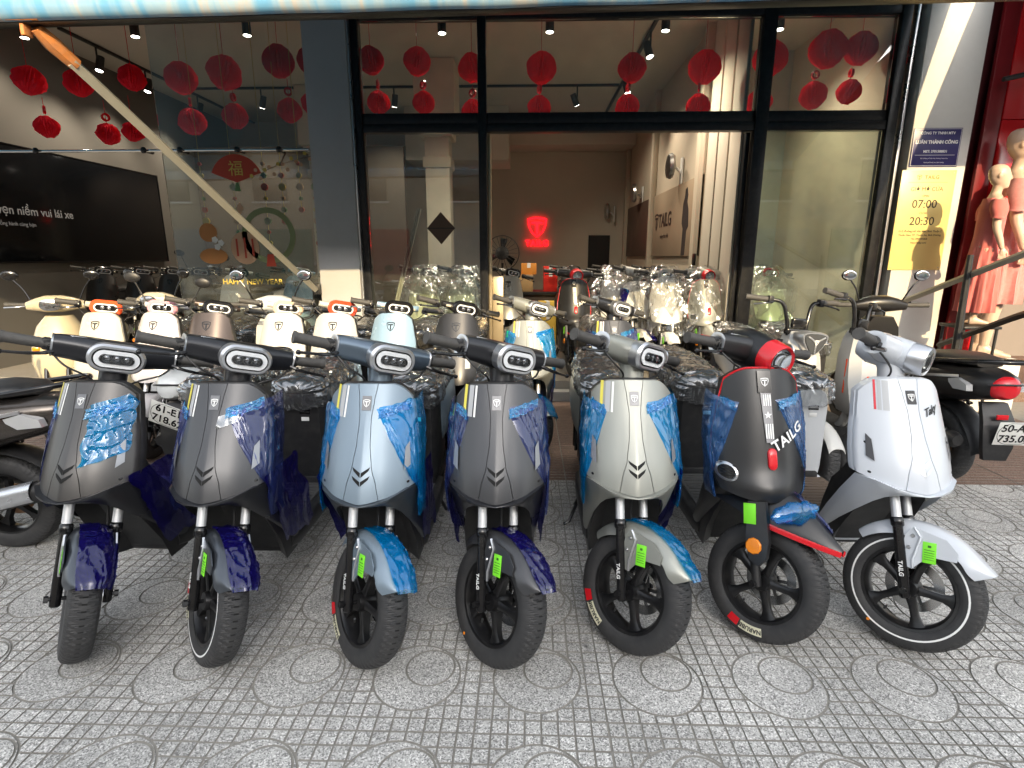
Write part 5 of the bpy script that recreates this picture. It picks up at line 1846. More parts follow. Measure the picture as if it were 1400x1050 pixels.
# ================================================================== scooters inside the shop
def wrap_bag(t, seed, z1=1.14, z0=.42, hw=.34, hd=.26, yc=.36):
    def fn(u, v):
        a = 2 * PI * u
        q = 1 - v
        grow = min(1, .35 + 1.9 * v) if v < .35 else 1.0
        fold = 1 + .10 * math.sin(a * 9 + 2 * nz(v * 3, seed) * 3) * (.3 + v) + .14 * max(0, ridge(math.cos(a) * 2 + seed, math.sin(a) * 2, v * 2.2)) ** 3
        w = hw * grow * (1 - .25 * v) * fold
        d = hd * grow * fold
        return (w * math.cos(a), yc + d * math.sin(a) - .05 * v, z1 - (z1 - z0) * v + .02 * nz(a, v * 4, seed))
    me = MB().add(grid(fn, 72, 30)).make('wrap', 70)
    put('plastic_wrap', me, M_BAG, t)


GI = 'scooters on the showroom floor'


def inside(label, x, y, st, th=20, rz=0, wrapped=None):
    t = scooter(label, x, y, st, th, rz, FZ, GI)
    if wrapped:
        wrap_bag(t, wrapped)
    return t


P_INW = paint('plain_white', (.66, .66, .64), .32, 0, .3)
inside('black scooter with red pill reflector just inside the doorway', .50, 5.72, dict(fork='cover', shield='B', head='cone', paint=P_MATT, paint_bar=P_MATT, fender=P_MATT, bezel=M_RED, film=None, seed=31, bag=None, lower=P_MATT), 12)
inside('white scooter under clear plastic left of the blue one inside the doorway', 1.00, 6.15, style_C(P_INW, M_SILVER, seed=32), 12, 0, 3.1)
inside('teal and white scooter between two plastic-wrapped scooters inside', 1.22, 5.95, style_A(P_INW, film='LR', film_mat=M_FILMS, seed=33, bag=None, stripes=None), 30)
inside('white scooter under clear plastic right of the blue one inside the doorway', 1.47, 5.70, style_C(P_INW, M_SILVER, seed=34), 10, 0, 5.3)
inside('plastic-wrapped scooter with red reflector at the right door edge', 1.86, 5.62, dict(fork='cover', shield='B', head='cone', paint=P_CHAMP, paint_bar=P_CHAMP, fender=P_CHAMP, bezel=M_RED, film=None, seed=35, bag=None, lower=P_MATT), 12, 0, 7.7)
inside('plastic-wrapped pale scooter dimly seen behind the right glass pane', 2.68, 6.0, style_C(P_LIME, M_RED, seed=36), 14, 0, 9.2)
inside('pale lime scooter with dark lamp behind the left glass pane', -1.16, 5.98, style_C(P_LIME, M_BLKG, seed=37), 34, 0, 11.5)
inside('mint grey scooter nearest the mullion behind the left glass pane', -.72, 6.0, style_C(P_MINT, M_SILVER, seed=38), 30, 0, 13.1)
inside('steel grey scooter with dark lamp at the left door edge', -.22, 6.1, style_C(P_GREYS, M_BLKG, seed=39), 36)
M_DK = style_C(P_BLACK2, M_BLKG, seed=40)
for k, (x, y, rz, lb) in enumerate(((-5.35, 6.7, 20, 'black scooter leftmost below the large television'), (-4.80, 6.6, 14, 'black scooter second from the left below the large television'), (-4.35, 6.5, 10, 'black scooter third from the left below the large television'), (-3.95, 6.35, 6, 'black scooter with a mirror right of the trio below the television'))):
    inside(lb, x, y, dict(M_DK, mirrors=(k == 3)), 20, rz)
inside('white scooter at the right end of the black ones below the television', -3.45, 6.25, style_C(P_INW, M_BLKG, seed=41), 26, 4)
inside('blue grey scooter behind the new year stickers', -2.65, 6.1, style_C(P_SKY, M_SILVER, seed=42), 24, 0)
for k, (x, y, lb) in enumerate(((.62, 7.6, 'dark scooter deep in the showroom left of the wrapped ones'), (1.25, 7.9, 'dark scooter deep in the showroom below the back doorway'), (1.75, 7.5, 'dark scooter deep in the showroom beside the right wall'))):
    inside(lb, x, y, dict(M_DK), 20, 0)

# ================================================================== lamps in the shop
M_LAMPON = mat('lit_lamp', (1, 1, 1), 0.5, emit=(1.0, 0.93, 0.82), estr=7.0)


def lamp_head(name, label, x, y, z, tx, tz, group, watts, ang=75, up=.10, r=.045, length=.16):
    t = thing(name, label, 'lamp', (x, y, z), 0, group)
    Mh = RX(tx) @ RY(tz)
    bd = put('housing', cm('lh%.3f' % length, lambda: MB().add(lathe([(0, r), (length, r), (length + .004, r * .9)], 24, 'z')).add(lathe([(-.002, r * .92), (0, r), (.006, r), (.006, r * .92)], 24, 'z', True))), M_BLK, t, Mh)
    put('lit_lens', cm('ll', lambda: MB().add(lathe([(-.005, .0), (-.005, .037), (-.001, .039)], 20, 'z'))), M_LAMPON, bd)
    put('stem', MB().add(tube([(0, 0, length * .6), (0, 0, CZ - z - .002)], .012, 8)).make('stem'), M_BLK, t)
    L = bpy.data.lights.new('spot_light', 'SPOT')
    L.energy = watts
    L.color = (1.0, .86, .66)
    L.spot_size = R(ang)
    L.spot_blend = .8
    L.shadow_soft_size = .05
    lo = bpy.data.objects.new('light_beam', L)
    COL.objects.link(lo)
    lo.parent = t
    lo.matrix_local = Mh @ T(0, 0, -.03)
    return t


ORD = ['first', 'second', 'third', 'fourth', 'fifth', 'sixth', 'seventh', 'eighth', 'ninth', 'tenth', 'eleventh', 'twelfth', 'thirteenth', 'fourteenth', 'fifteenth', 'sixteenth']
for k, x in enumerate((-5.50, -4.27, -3.04, -.93, .22, 1.44, 2.63)):
    lamp_head('ceiling_spotlight', 'lit black cylinder downlight, %s from the left under the awning edge' % ORD[k], x, 6.50, 3.74, 0, 0, 'downlights along the shop front', 14 if k < 3 else 44, 140)
trk = thing('light_track', 'black lighting track running back along the left ceiling', 'light track', (-5.42, 6.9, CZ))
put('rail', MB().add(rspan(-.02, .02, 0, 5.0, -.035, -.002, .004)).make('trk'), M_BLK, trk)
trk = thing('light_track', 'black lighting track running back above the doorway', 'light track', (1.42, 6.7, CZ))
put('rail', MB().add(rspan(-.02, .02, 0, 5.0, -.035, -.002, .004)).make('trk'), M_BLK, trk)
trk = thing('light_track', 'black lighting track crossing the ceiling behind the lanterns', 'light track', (-5.4, 9.25, CZ))
put('rail', MB().add(rspan(0.03, 6.79, -.02, .02, -.035, -.002, .004)).make('trk'), M_BLK, trk)
for lb, x, y, tx, tz in (('nearest spot on the left track', -5.42, 7.45, -12, 6), ('middle spot on the left track', -5.42, 8.35, -14, 8), ('farthest spot on the left track', -5.42, 9.6, -14, 8), ('spot on the cross track above the left bay', -4.2, 9.25, 15, 20), ('spot on the cross track right of the pillar', -2.1, 9.25, 15, 10), ('tilted spot on the cross track above the doorway', .75, 9.25, 18, -25), ('nearest spot on the track above the doorway', 1.42, 7.15, -14, -14), ('farther spot on the track above the doorway', 1.42, 8.6, -14, -14)):
    lamp_head('track_spotlight', 'black ' + lb, x, y, 3.70, tx, tz, 'track spotlights', 24, 110, length=.17)

# ================================================================== paper lanterns
M_LANT = bpy.data.materials.new('red_tissue_paper')
M_LANT.use_nodes = True
ln = M_LANT.node_tree
ln.nodes.clear()
lo_ = ln.nodes.new('ShaderNodeOutputMaterial')
ld = ln.nodes.new('ShaderNodeBsdfDiffuse')
ld.inputs[0].default_value = (.90, .04, .07, 1)
lt = ln.nodes.new('ShaderNodeBsdfTranslucent')
lt.inputs[0].default_value = (1.0, .045, .06, 1)
lm = ln.nodes.new('ShaderNodeMixShader')
lm.inputs[0].default_value = .22
lc = ln.nodes.new('ShaderNodeTexCoord')
lz = ln.nodes.new('ShaderNodeTexNoise')
lz.inputs['Scale'].default_value = 7
lb_ = ln.nodes.new('ShaderNodeBump')
lb_.inputs['Strength'].default_value = .6
lb_.inputs['Distance'].default_value = .03
ln.links.new(lc.outputs['Object'], lz.inputs['Vector'])
ln.links.new(lz.outputs['Fac'], lb_.inputs['Height'])
ln.links.new(lb_.outputs[0], ld.inputs['Normal'])
ln.links.new(ld.outputs[0], lm.inputs[1])
ln.links.new(lt.outputs[0], lm.inputs[2])
ln.links.new(lm.outputs[0], lo_.inputs[0])


def lantern_mb(seed, crumple):
    n, m = 52, 16
    rings = []
    for i in range(m + 1):
        q = i / m
        z = -.5 + q
        r = math.sqrt(max(0, 1 - (2 * z) ** 2)) * .5
        r = max(r, .17)
        if q < .06 or q > .94:
            r = .17
        ring = []
        for k in range(n):
            a = 2 * PI * k / n
            rr = r * (1 + .12 * (1 if k % 2 else -1) * (.4 + .6 * math.sin(PI * q)) + crumple * nz(math.cos(a) * 2 + seed, math.sin(a) * 2, z * 4) + crumple * .6 * nz(math.cos(a) * 6, math.sin(a) * 6 + seed, z * 9))
            ring.append(Vector((rr * math.cos(a), rr * math.sin(a), z * .98 + crumple * .25 * nz(math.cos(a) * 3, math.sin(a) * 3, seed))))
        rings.append(ring)
    return MB().add(loft(rings))


UP = [(-5.07, 3.157, .32, .35), (-4.53, 3.12, .30, .25), (-3.95, 3.15, .28, .4), (-3.50, 3.165, .35, .2), (-3.03, 3.20, .37, .3), (-2.46, 3.285, .35, .15), (-2.16, 3.31, .32, .15), (-1.56, 3.295, .30, .2), (-1.09, 3.27, .30, .2), (-.565, 3.235, .31, .2), (.123, 3.215, .34, .15), (1.0, 3.195, .31, .25), (1.72, 3.22, .36, .15), (2.33, 3.28, .37, .15), (2.85, 3.34, .39, .2), (3.20, 3.37, .34, .2)]
LO = [(-4.97, 2.72, .25, .35), (-4.31, 2.64, .24, .5), (-4.02, 2.65, .22, .45), (-3.44, 2.76, .30, .3), (-2.97, 2.80, .28, .25), (-2.39, 2.84, .27, .2), (-2.18, 2.92, .26, .2), (-1.50, 2.915, .26, .2), (-1.04, 2.90, .25, .2), (-.56, 2.84, .26, .2), (.105, 2.855, .27, .15), (.97, 2.85, .27, .2), (1.68, 2.87, .27, .25), (2.26, 2.89, .28, .2), (2.76, 2.94, .29, .2), (3.14, 2.99, .26, .2)]
for row, tab, nm in ((0, UP, 'upper'), (1, LO, 'lower')):
    for k, (x, z, w, c) in enumerate(tab):
        yy = 5.95 - .04 * (k % 3)
        t = thing('paper_lantern', 'red paper lantern, %s from the left in the %s row' % (ORD[k], nm), 'lantern', (x, yy, z), random.uniform(0, 360), 'red paper lanterns hung behind the glass')
        b = put('paper_body', cm(('lant', k % 4, c), lambda: lantern_mb(k * 3.1, c * .5)), M_LANT, t, RX(random.uniform(-10, 10) * (1 + c)) @ RY(random.uniform(-10, 10) * (1 + 2 * c)) @ SC(w * .78, w * .78, w * .84))
        top_ = (CZ - z - .002) if row == 0 else (UP[k][1] - z - .16)
        put('string', MB().add(tube([(0, 0, .30 * w), (0, 0, top_)], .003, 5)).make('lstr'), M_RED, t)
        if row == 1:
            put('ring_charm', cm('charm', lambda: MB().add(lathe([(-.012, .022), (-.012, .040), (.012, .040), (.012, .022)], 14, 'x', True))), M_RED, t, T(0, 0, .45 * w + .05))

# ================================================================== things on the walls and glass
tv = thing('television', 'very large dark television on the left wall with white slogan', 'television', (XL + .03, 0, 0))
put('screen', MB().add(rspan(0, .05, 5.75, 8.97, 1.36, 2.64, .006)).make('tvs'), mat('dark_screen', (.006, .007, .009), .12, var=.8, scale=.9), tv)
put('bezel', MB().add(rspan(-.01, .054, 5.73, 5.749, 1.34, 2.66, .003)).add(rspan(-.01, .054, 8.971, 8.99, 1.34, 2.66, .003)).add(rspan(-.01, .054, 5.75, 8.97, 2.641, 2.66, .003)).add(rspan(-.01, .054, 5.75, 8.97, 1.34, 1.359, .003)).make('tvb'), M_BLKG, tv)
M_TVT = mat('screen_text_glow', (.28, .28, .28), .5, emit=(.4, .42, .45), estr=.03)
put('slogan', MB().add(text_vf('Trọn vẹn niềm vui lái xe', .135, .001, bold=.0015), T(.056, 6.50, 1.93) @ RZ(90)).add(text_vf('Đồng hành cùng bạn', .06, .001), T(.056, 6.35, 1.78) @ RZ(90)).make('tvt'), M_TVT, tv)
ng = thing('neon_sign', 'glowing red crest and wordmark on the back wall', 'neon sign', (.20, BY - .03, 1.93))
M_NEON = mat('red_neon', (.8, .01, .02), .4, emit=(1.0, .008, .014), estr=1.0)
put('crest', MB().add(emblem_T(.42), T(0, -.02, .10)).make('ngc'), M_NEON, ng)
put('wordmark', MB().add(text_vf('TAILG', .17, .012, bold=.006, space=1.1), T(0, -.02, -.24)).make('ngw'), M_NEON, ng)

for lb, y0, y1, txt in (('tan wall poster with rider figure and dark wordmark near the right door', 6.98, 9.52, True), ('dark brown wall poster deeper in on the right wall', 9.80, 11.95, False)):
    po = thing('wall_poster', lb, 'poster', (2.115, (y0 + y1) / 2, 1.90), 0, 'posters on the right wall')
    hh = (y1 - y0) / 2
    put('board', MB().add(rspan(-.03, 0, -hh, hh, -.48, .48, .004)).make('pob'), mat('poster_tan' if txt else 'poster_brown', (.36, .28, .20) if txt else (.10, .065, .05), .5, var=.25, scale=1.2), po)
    if txt:
        put('wordmark', MB().add(text_vf('TAILG', .28, .001, bold=.006), T(-.034, .45, .05) @ RZ(-90)).add(text_vf('enjoy the ride', .09, .001), T(-.034, .45, -.18) @ RZ(-90)).make('pot'), M_BLK, po)
        put('emblem', MB().add(emblem_T(.26), T(-.034, 1.0, .05) @ RZ(-90)).make('poe'), M_BLK, po)
        put('figure_print', MB().add(prism([(-.07, -.47), (.10, -.47), (.12, -.15), (.20, -.10), (.16, .12), (.09, .22), (.11, .30), (.06, .40), (-.02, .38), (-.04, .28), (-.10, .20), (-.12, -.05), (-.05, -.12)], .002), T(-.033, -.62, 0) @ RZ(-90)).make('pof'), mat('poster_figure', (.035, .03, .03), .6), po)
for k, (x, y, z, lb) in enumerate(((1.98, 8.0, 2.62, 'small wall fan above the tan poster'), (1.98, 10.6, 2.55, 'small wall fan above the brown poster'), (1.72, 12.2, 2.35, 'small wall fan at the back right corner'))):
    wf = thing('wall_fan', lb, 'fan', (x, y, z), 0, 'wall fans')
    put('guard', cm('wfg', lambda: MB().add(lathe([(-.09, .03), (-.07, .15), (-.03, .17), (0, .15)], 20, 'x'))), M_STEEL, wf)
    put('bracket', cm('wfb', lambda: MB().add(tube([(-.02, 0, 0), (.06, 0, -.03), (.125, 0, -.10)], .018, 8)).add(rbox(.02, .10, .34, .004, (.12, 0, -.06)))), M_WHITE, wf)

sf = thing('standing_fan', 'black standing fan just behind the door jamb', 'fan', (-.34, 7.5, FZ))


def fan_guard():
    mb = MB()
    for k in range(20):
        a = 2 * PI * k / 20
        mb.add(tube(smooth_path([(.04 * math.cos(a), -.09, .04 * math.sin(a)), (.20 * math.cos(a), -.07, .20 * math.sin(a)), (.225 * math.cos(a), 0, .225 * math.sin(a))], 3), .003, 4))
    mb.add(tube([(.226 * math.cos(2 * PI * k / 32), 0, .226 * math.sin(2 * PI * k / 32)) for k in range(33)], .006, 6))
    return mb


put('guard', fan_guard().make('sfg'), M_BLK, sf, T(0, 0, 1.28))
put('motor', MB().add(lathe([(-.06, .03), (-.05, .09), (.10, .08), (.16, .04)], 16, 'y')).make('sfm'), M_BLK, sf, T(0, 0, 1.28))
for k in range(3):
    put('blade', cm('blade', lambda: MB().add(slab(lambda u, v: (-.02 + .10 * u * (.4 + .6 * v), -.02 + .03 * u, .03 + .16 * v), 4, 4, (0, .003, 0)))), M_BLKG, sf, T(0, 0, 1.28) @ RY(120 * k))
put('pole', MB().add(tube([(0, .06, 0.02), (0, .06, 1.15)], .016, 8)).add(lathe([(.002, .20), (.03, .20), (.05, .03)], 20, 'z'), T(0, .06, 0)).make('sfp'), M_BLK, sf)

# counter with boxes behind the second row
ct = thing('counter', 'dark counter carrying parcels at the back of the doorway', 'counter', (.25, 8.2, FZ))
put('top', MB().add(rspan(-.85, .85, -.3, .3, .70, .74, .005)).make('ctt'), M_BLK, ct)
put('front', MB().add(rspan(-.80, .80, -.28, -.25, .0, .699, .004)).make('ctf'), mat('dark_wood', (.05, .035, .025), .5), ct)
for s in (-1, 1):
    put('side', MB().add(rspan(s * .78 - .015, s * .78 + .015, -.249, .28, .0, .699, .003)).make('cts'), mat('dark_wood', (.05, .035, .025), .5), ct)
M_CARD = mat('brown_cardboard', (.40, .26, .12), .8, var=.12)
for lb, x, y, z, sx, sy, sz, m_ in (('large brown carton on the counter', -.13, 8.1, .92, .42, .3, .24, M_CARD), ('orange parcel box stacked on the carton', .02, 8.15, 1.16, .22, .2, .16, mat('orange_card', (.62, .25, .04), .6)), ('bright red boxed pack standing on the counter', .33, 8.05, .92, .20, .16, .36, mat('red_card', (.70, .03, .02), .5)), ('yellow parcel box below the red pack', .28, 7.80, FZ, .24, .2, .62, mat('yellow_card', (.70, .48, .08), .6)), ('small tan carton right of the yellow parcel', .58, 7.78, FZ, .22, .2, .50, M_CARD)):
    b = thing('carton', lb, 'box', (x, y, z + .001), random.uniform(-8, 8), 'parcels around the counter')
    put('box', MB().add(rbox(sx, sy, sz, .004, (0, 0, sz / 2))).make('bx'), m_, b)
    put('tape', MB().add(span(-.025, .025, -sy / 2 - .0015, sy / 2 + .0015, sz * .6, sz + .0015)).make('tp'), M_WHITE if m_ is not M_CARD else mat('tape', (.5, .40, .25), .3), b)

# things stuck on the left pane
SY = FY - .047


def sticker(label, x, z, pieces, cat='sticker', group='new year stickers on the left glass'):
    t = thing('window_sticker', label, cat, (x, SY, z), 0, group)
    for nm, vf, m_, o_ in pieces:
        put(nm, MB().add(vf, T(0, -o_, 0)).make('stk'), m_, t)
    return t


def disc(r, n=24, sx=1, sz=1, c=(0, 0)):
    return prism([(c[0] + r * sx * math.cos(2 * PI * k / n), c[1] + r * sz * math.sin(2 * PI * k / n)) for k in range(n)], .0008)


M_SO = mat('sticker_orange', (.50, .20, .05), .5)
M_SR = mat('sticker_red', (.50, .05, .02), .5)
M_SY = mat('sticker_yellow', (.65, .50, .10), .5)
M_SG = mat('sticker_green', (.10, .22, .08), .5)
M_SP = mat('sticker_peach', (.60, .36, .22), .5)
fan_poly = [(0, -.12)] + [(.26 * math.cos(R(a)), -.12 + .26 * math.sin(R(a))) for a in range(20, 161, 10)]
sticker('red and gold paper fan sticker with green tassel', -2.84, 2.24, [('fan', prism(fan_poly, .0008), M_SR, .0), ('gold_sign', text_vf('福', .15, .0004), M_SY, .0022), ('tassel', prism([(-.03, -.20), (.03, -.20), (.015, -.12), (-.015, -.12)], .0008), M_SG, .001), ('drop', prism([(0, -.42), (.035, -.36), (0, -.30), (-.035, -.36)], .0008), M_SP, .001)])
sticker('round peach sticker with pale flowers low on the left glass', -3.16, 1.52, [('top_disc', disc(.09, c=(-.03, .13)), M_SO, 0), ('bottom_disc', disc(.13, sx=1.1, sz=.6, c=(0, -.10)), M_SO, .0), ('flower', disc(.035, 5, c=(.03, .06)), M_WHITE, .002), ('flower', disc(.035, 5, c=(.09, .03)), M_WHITE, .002), ('flower', disc(.035, 5, c=(.05, -.01)), M_WHITE, .002)])
sticker('round orange lattice sticker beside the peach one', -2.83, 1.50, [('disc', disc(.16, sx=.9), M_SP, 0), ('bars', prism([(-.09, -.08), (-.07, -.08), (-.07, .09), (-.09, .09)], .0008), M_SR, .002), ('bar_pair', prism([(-.01, -.10), (.01, -.10), (.01, .10), (-.01, .10)], .0008), M_SR, .002), ('bar_right', prism([(.07, -.08), (.09, -.08), (.09, .09), (.07, .09)], .0008), M_SR, .002)])
sticker('gold HAPPY NEW YEAR lettering low on the left glass', -2.79, 1.165, [('lettering', text_vf('HAPPY NEW YEAR 🎉'[:14], .075, .0006, bold=.0012), M_SY, 0)])
sticker('large pale green wreath sticker at the right of the left glass', -2.58, 1.62, [('wreath', loft([[Vector((k * .27 * math.cos(2 * PI * q / 28), 0, k * .27 * math.sin(2 * PI * q / 28))) for q in range(28)] for k in (1.0, .8)], False, False), mat('wreath_green', (.22, .26, .12), .6), 0), ('ribbon', prism([(-.05, -.30), (.05, -.30), (.03, -.18), (-.03, -.18)], .0008), M_SR, .002)])
for k, x in enumerate((-3.30, -2.98, -2.66, -2.48, -2.30, -2.15)):
    g = thing('hanging_garland', 'string of small red and gold charms, %s from the left behind the left glass' % ORD[k], 'garland', (x, FY + .14, 2.38), 0, 'festive charm strings')
    ln_ = .5 + .45 * random.random()
    put('string', MB().add(tube([(0, 0, 1.60), (0, 0, -ln_)], .0025, 5)).make('gs'), M_SY, g)
    for q in range(int(ln_ / .11) + 1):
        put('charm', cm(('charm2', q % 3), lambda: MB().add(lathe([(-.010, .0), (-.010, .020 + .008 * (q % 3)), (.010, .020 + .008 * (q % 3)), (.010, .0)], 6 + 2 * (q % 3), 'y'))), [M_SR, M_SY, M_SP, M_SG][(q + k) % 4], g, T(0, 0, -.06 - .11 * q) @ RY(30 * q))
br = thing('blossom_branch', 'brown blossom branch sticker at the top right of the left glass', 'sticker', (-2.35, SY, 2.28), 0, 'new year stickers on the left glass')
put('twig', MB().add(tube(smooth_path([(-.34, 0, -.12), (-.12, 0, -.02), (.05, 0, .03), (.26, 0, .08)], 5), .008, 5, sq=(1, .2))).add(tube([(-.05, 0, .0), (.02, 0, .12)], .006, 5)).make('twig'), mat('twig_brown', (.10, .05, .03), .7), br)
for k in range(14):
    put('blossom', cm('bloss', lambda: MB().add(disc(.02, 5))), M_SP if k % 3 else M_SY, br, T(-.34 + .045 * k, -.004, -.10 + .013 * k + .05 * math.sin(k * 2.2)))
sticker('brown diamond sticker crossed by lines on the glass before the column', -.86, 1.69, [('diamond', prism([(0, -.155), (.14, 0), (0, .155), (-.14, 0)], .0008), mat('brown_sticker', (.10, .06, .04), .6), 0), ('cross', prism([(-.14, -.004), (.14, -.004), (.14, .004), (-.14, .004)], .0008), M_BLK, .0015)]).location.y = FY - .008
for k, (xa, xb) in enumerate(((-1.60, -1.10), (-1.575, -1.075))):
    stk_ = thing('leaning_stick', ('left' if k == 0 else 'right') + ' one of two pale sticks leaning behind the left window', 'stick', (xa, 5.70, FZ), 0, 'sticks leaning in the window')
    put('shaft', MB().add(tube([(0, 0, 0.0), (xb - xa + .75 * 0 + .0, -.03, 1.70)], .012, 8)).make('stk2'), M_POLE, stk_)

# ------------------------------------------------------------------ sign boards on the white column
SGY = FY - .106
bs = thing('blue_sign', 'small navy company plate with white lettering on the white column', 'sign', (3.752, SGY, 2.395))
put('board', MB().add(rbox(.435, .006, .335, .012)).make('bsb'), mat('navy_enamel', (.022, .018, .12), .35), bs)
put('border', MB().add(loft([[Vector((p.x * k, -.0042, p.z * k2)) for p in [Vector((a, 0, b)) for a, b in ((-.21, -.16), (.21, -.16), (.21, .16), (-.21, .16))]] for k, k2 in ((1, 1), (.985, .98))], False, False)).make('bsr'), M_WHITE, bs)
tx = MB()
for s_, sz, z, b_ in (('CÔNG TY TNHH MTV', .040, .122, .0008), ('LUÂN THÀNH CÔNG', .050, .045, .0016), ('MST: 3701588831', .038, -.035, .0008), ('Đ/C: Đường Hồ Văn Mên, Phường Thuận Giao', .0165, -.095, 0), ('Thành phố Thuận An, Bình Dương', .0165, -.130, 0)):
    tx.add(text_vf(s_, sz * .78, .0005, bold=b_), T(0, -.0045, z))
tx.add(box(.36, .001, .003, (0, -.0045, -.066)))
put('lettering', tx.make('bst'), M_WHITE, bs)
ys = thing('opening_hours_sign', 'tall yellow opening hours board showing 07:00 and 20:30 on the column', 'sign', (3.733, SGY, 1.745))
put('board', MB().add(rbox(.50, .008, .91, .006)).make('ysb'), mat('yellow_acrylic', (.72, .58, .22), .35, var=.05), ys)
tx = MB()
for s_, sz, z, b_ in (('GIỜ MỞ CỬA', .050, .285, 0), ('OPEN', .024, .225, 0), ('07:00', .105, .150, .001), ('CLOSE', .024, .070, 0), ('20:30', .105, -.005, .001), ('E1/2, Đường Hồ Văn Mên, Bình Thuận 2', .024, -.095, .0003), ('Thuận Giao, TP. Thuận An, Bình Dương', .024, -.130, .0003), ('TEL: 0909495868', .022, -.165, .0003), ('https://tailg.com/', .022, -.200, .0003)):
    tx.add(text_vf(s_, sz, .0005, bold=b_), T(0, -.0048, z))
put('lettering', tx.make('yst'), mat('dark_olive_print', (.06, .045, .02), .5), ys)
put('wordmark', MB().add(text_vf('TAILG', .045, .0005, bold=.0008, space=1.1), T(.03, -.0048, .39)).add(emblem_T(.045), T(-.085, -.0048, .39)).add(box(.36, .001, .002, (0, -.0048, .345))).make('ysw'), mat('orange_print', (.50, .16, .03), .5), ys)
for sx in (-1, 1):
    for sz in (-1, 1):
        put('screw', cm('screw', lambda: MB().add(lathe([(-.0065, .0), (-.0065, .004), (-.004, .006)], 10, 'y'))), M_STEEL, ys, T(sx * .225, 0, sz * .43))
wt = thing('paper_tag', 'small grey paper notice hanging on the red pilaster', 'notice', (4.47, FY - .146, 1.50))
put('sheet', MB().add(prism([(-.07, -.14), (.07, -.14), (.07, .09), (.04, .14), (-.04, .14), (-.07, .09)], .002)).make('wts'), mat('grey_paper', (.50, .48, .45), .7), wt)

# ================================================================== mannequins
M_SKIN = mat('mannequin_skin', (.56, .40, .30), .35, var=.05)


def mannequin_mesh():
    mb = MB()

    def limb(pts, rad, n=12):
        mb.add(tube(smooth_path(pts, 4), [rad[min(int(i / 4), len(rad) - 1)] + ((rad[min(int(i / 4) + 1, len(rad) - 1)] - rad[min(int(i / 4), len(rad) - 1)]) * ((i % 4) / 4)) for i in range(4 * (len(pts) - 1) + 1)], n))
    # torso
    mb.add(loft([[Vector((w * math.cos(2 * PI * k / 20), cy_ + d * math.sin(2 * PI * k / 20), z)) for k in range(20)] for z, w, d, cy_ in ((.78, .15, .10, 0), (.88, .165, .115, .01), (1.0, .125, .09, 0), (1.12, .13, .095, -.01), (1.25, .155, .105, -.015), (1.36, .165, .085, 0), (1.42, .10, .06, .0), (1.45, .055, .05, .0))]))
    limb([(0, .005, 1.40), (0, -.005, 1.48), (0, -.02, 1.55)], [.058, .048, .052])
    # head with brow, nose, chin and ears
    hr = []
    for z, w, d, cy_ in ((1.50, .035, .035, -.055), (1.52, .050, .060, -.045), (1.56, .064, .082, -.025), (1.60, .072, .094, -.012), (1.65, .077, .100, -.004), (1.70, .074, .095, .004), (1.735, .058, .074, .010), (1.755, .03, .04, .012)):
        hr.append([Vector((w * math.cos(2 * PI * k / 24), cy_ + d * math.sin(2 * PI * k / 24), z)) for k in range(24)])
    mb.add(loft(hr))
    mb.add(tube([(0, -.095, 1.655), (0, -.112, 1.625), (0, -.118, 1.606), (0, -.10, 1.598)], [.010, .012, .014, .010], 8))
    mb.add(ball(.018, 10, 6, (1.5, .7, .5), (0, -.092, 1.565)))
    mb.add(ball(.018, 10, 6, (1.1, .9, .9), (0, -.088, 1.525)))
    for s in (-1, 1):
        mb.add(ball(.030, 10, 8, (.35, .7, 1.0), (s * .077, .012, 1.635)))
        mb.add(ball(.016, 10, 6, (1.3, .5, .8), (s * .030, -.090, 1.65)))
        limb([(s * .15, 0, 1.37), (s * .20, .01, 1.20), (s * .215, .005, 1.08), (s * .225, -.04, .95), (s * .225, -.07, .86)], [.050, .042, .038, .032, .024])
        mb.add(ball(.04, 12, 8, (.5, .8, 1.1), (s * .226, -.085, .82)))
        for f in range(4):
            limb([(s * .226, -.105 + .018 * f, .80), (s * .224, -.112 + .019 * f, .765), (s * .218, -.108 + .019 * f, .735 + .006 * abs(f - 1.5))], [.0095, .009, .007], 8)
        limb([(s * .222, -.115, .83), (s * .208, -.135, .80), (s * .204, -.135, .775)], [.011, .010, .008], 8)
        limb([(s * .085, .005, .86), (s * .09, 0, .65), (s * .085, -.01, .47), (s * .085, .012, .30), (s * .082, .015, .10)], [.090, .072, .052, .052, .034])
        mb.add(loft([[Vector((s * .082 + w * math.cos(2 * PI * k / 14), y, z + h * math.sin(2 * PI * k / 14))) for k in range(14)] for y, w, z, h in ((.055, .025, .05, .045), (.02, .034, .06, .055), (-.05, .036, .04, .036), (-.12, .042, .025, .022), (-.165, .032, .018, .014))]))
    me = mb.make('mannequin')
    return me


MANN = mannequin_mesh()


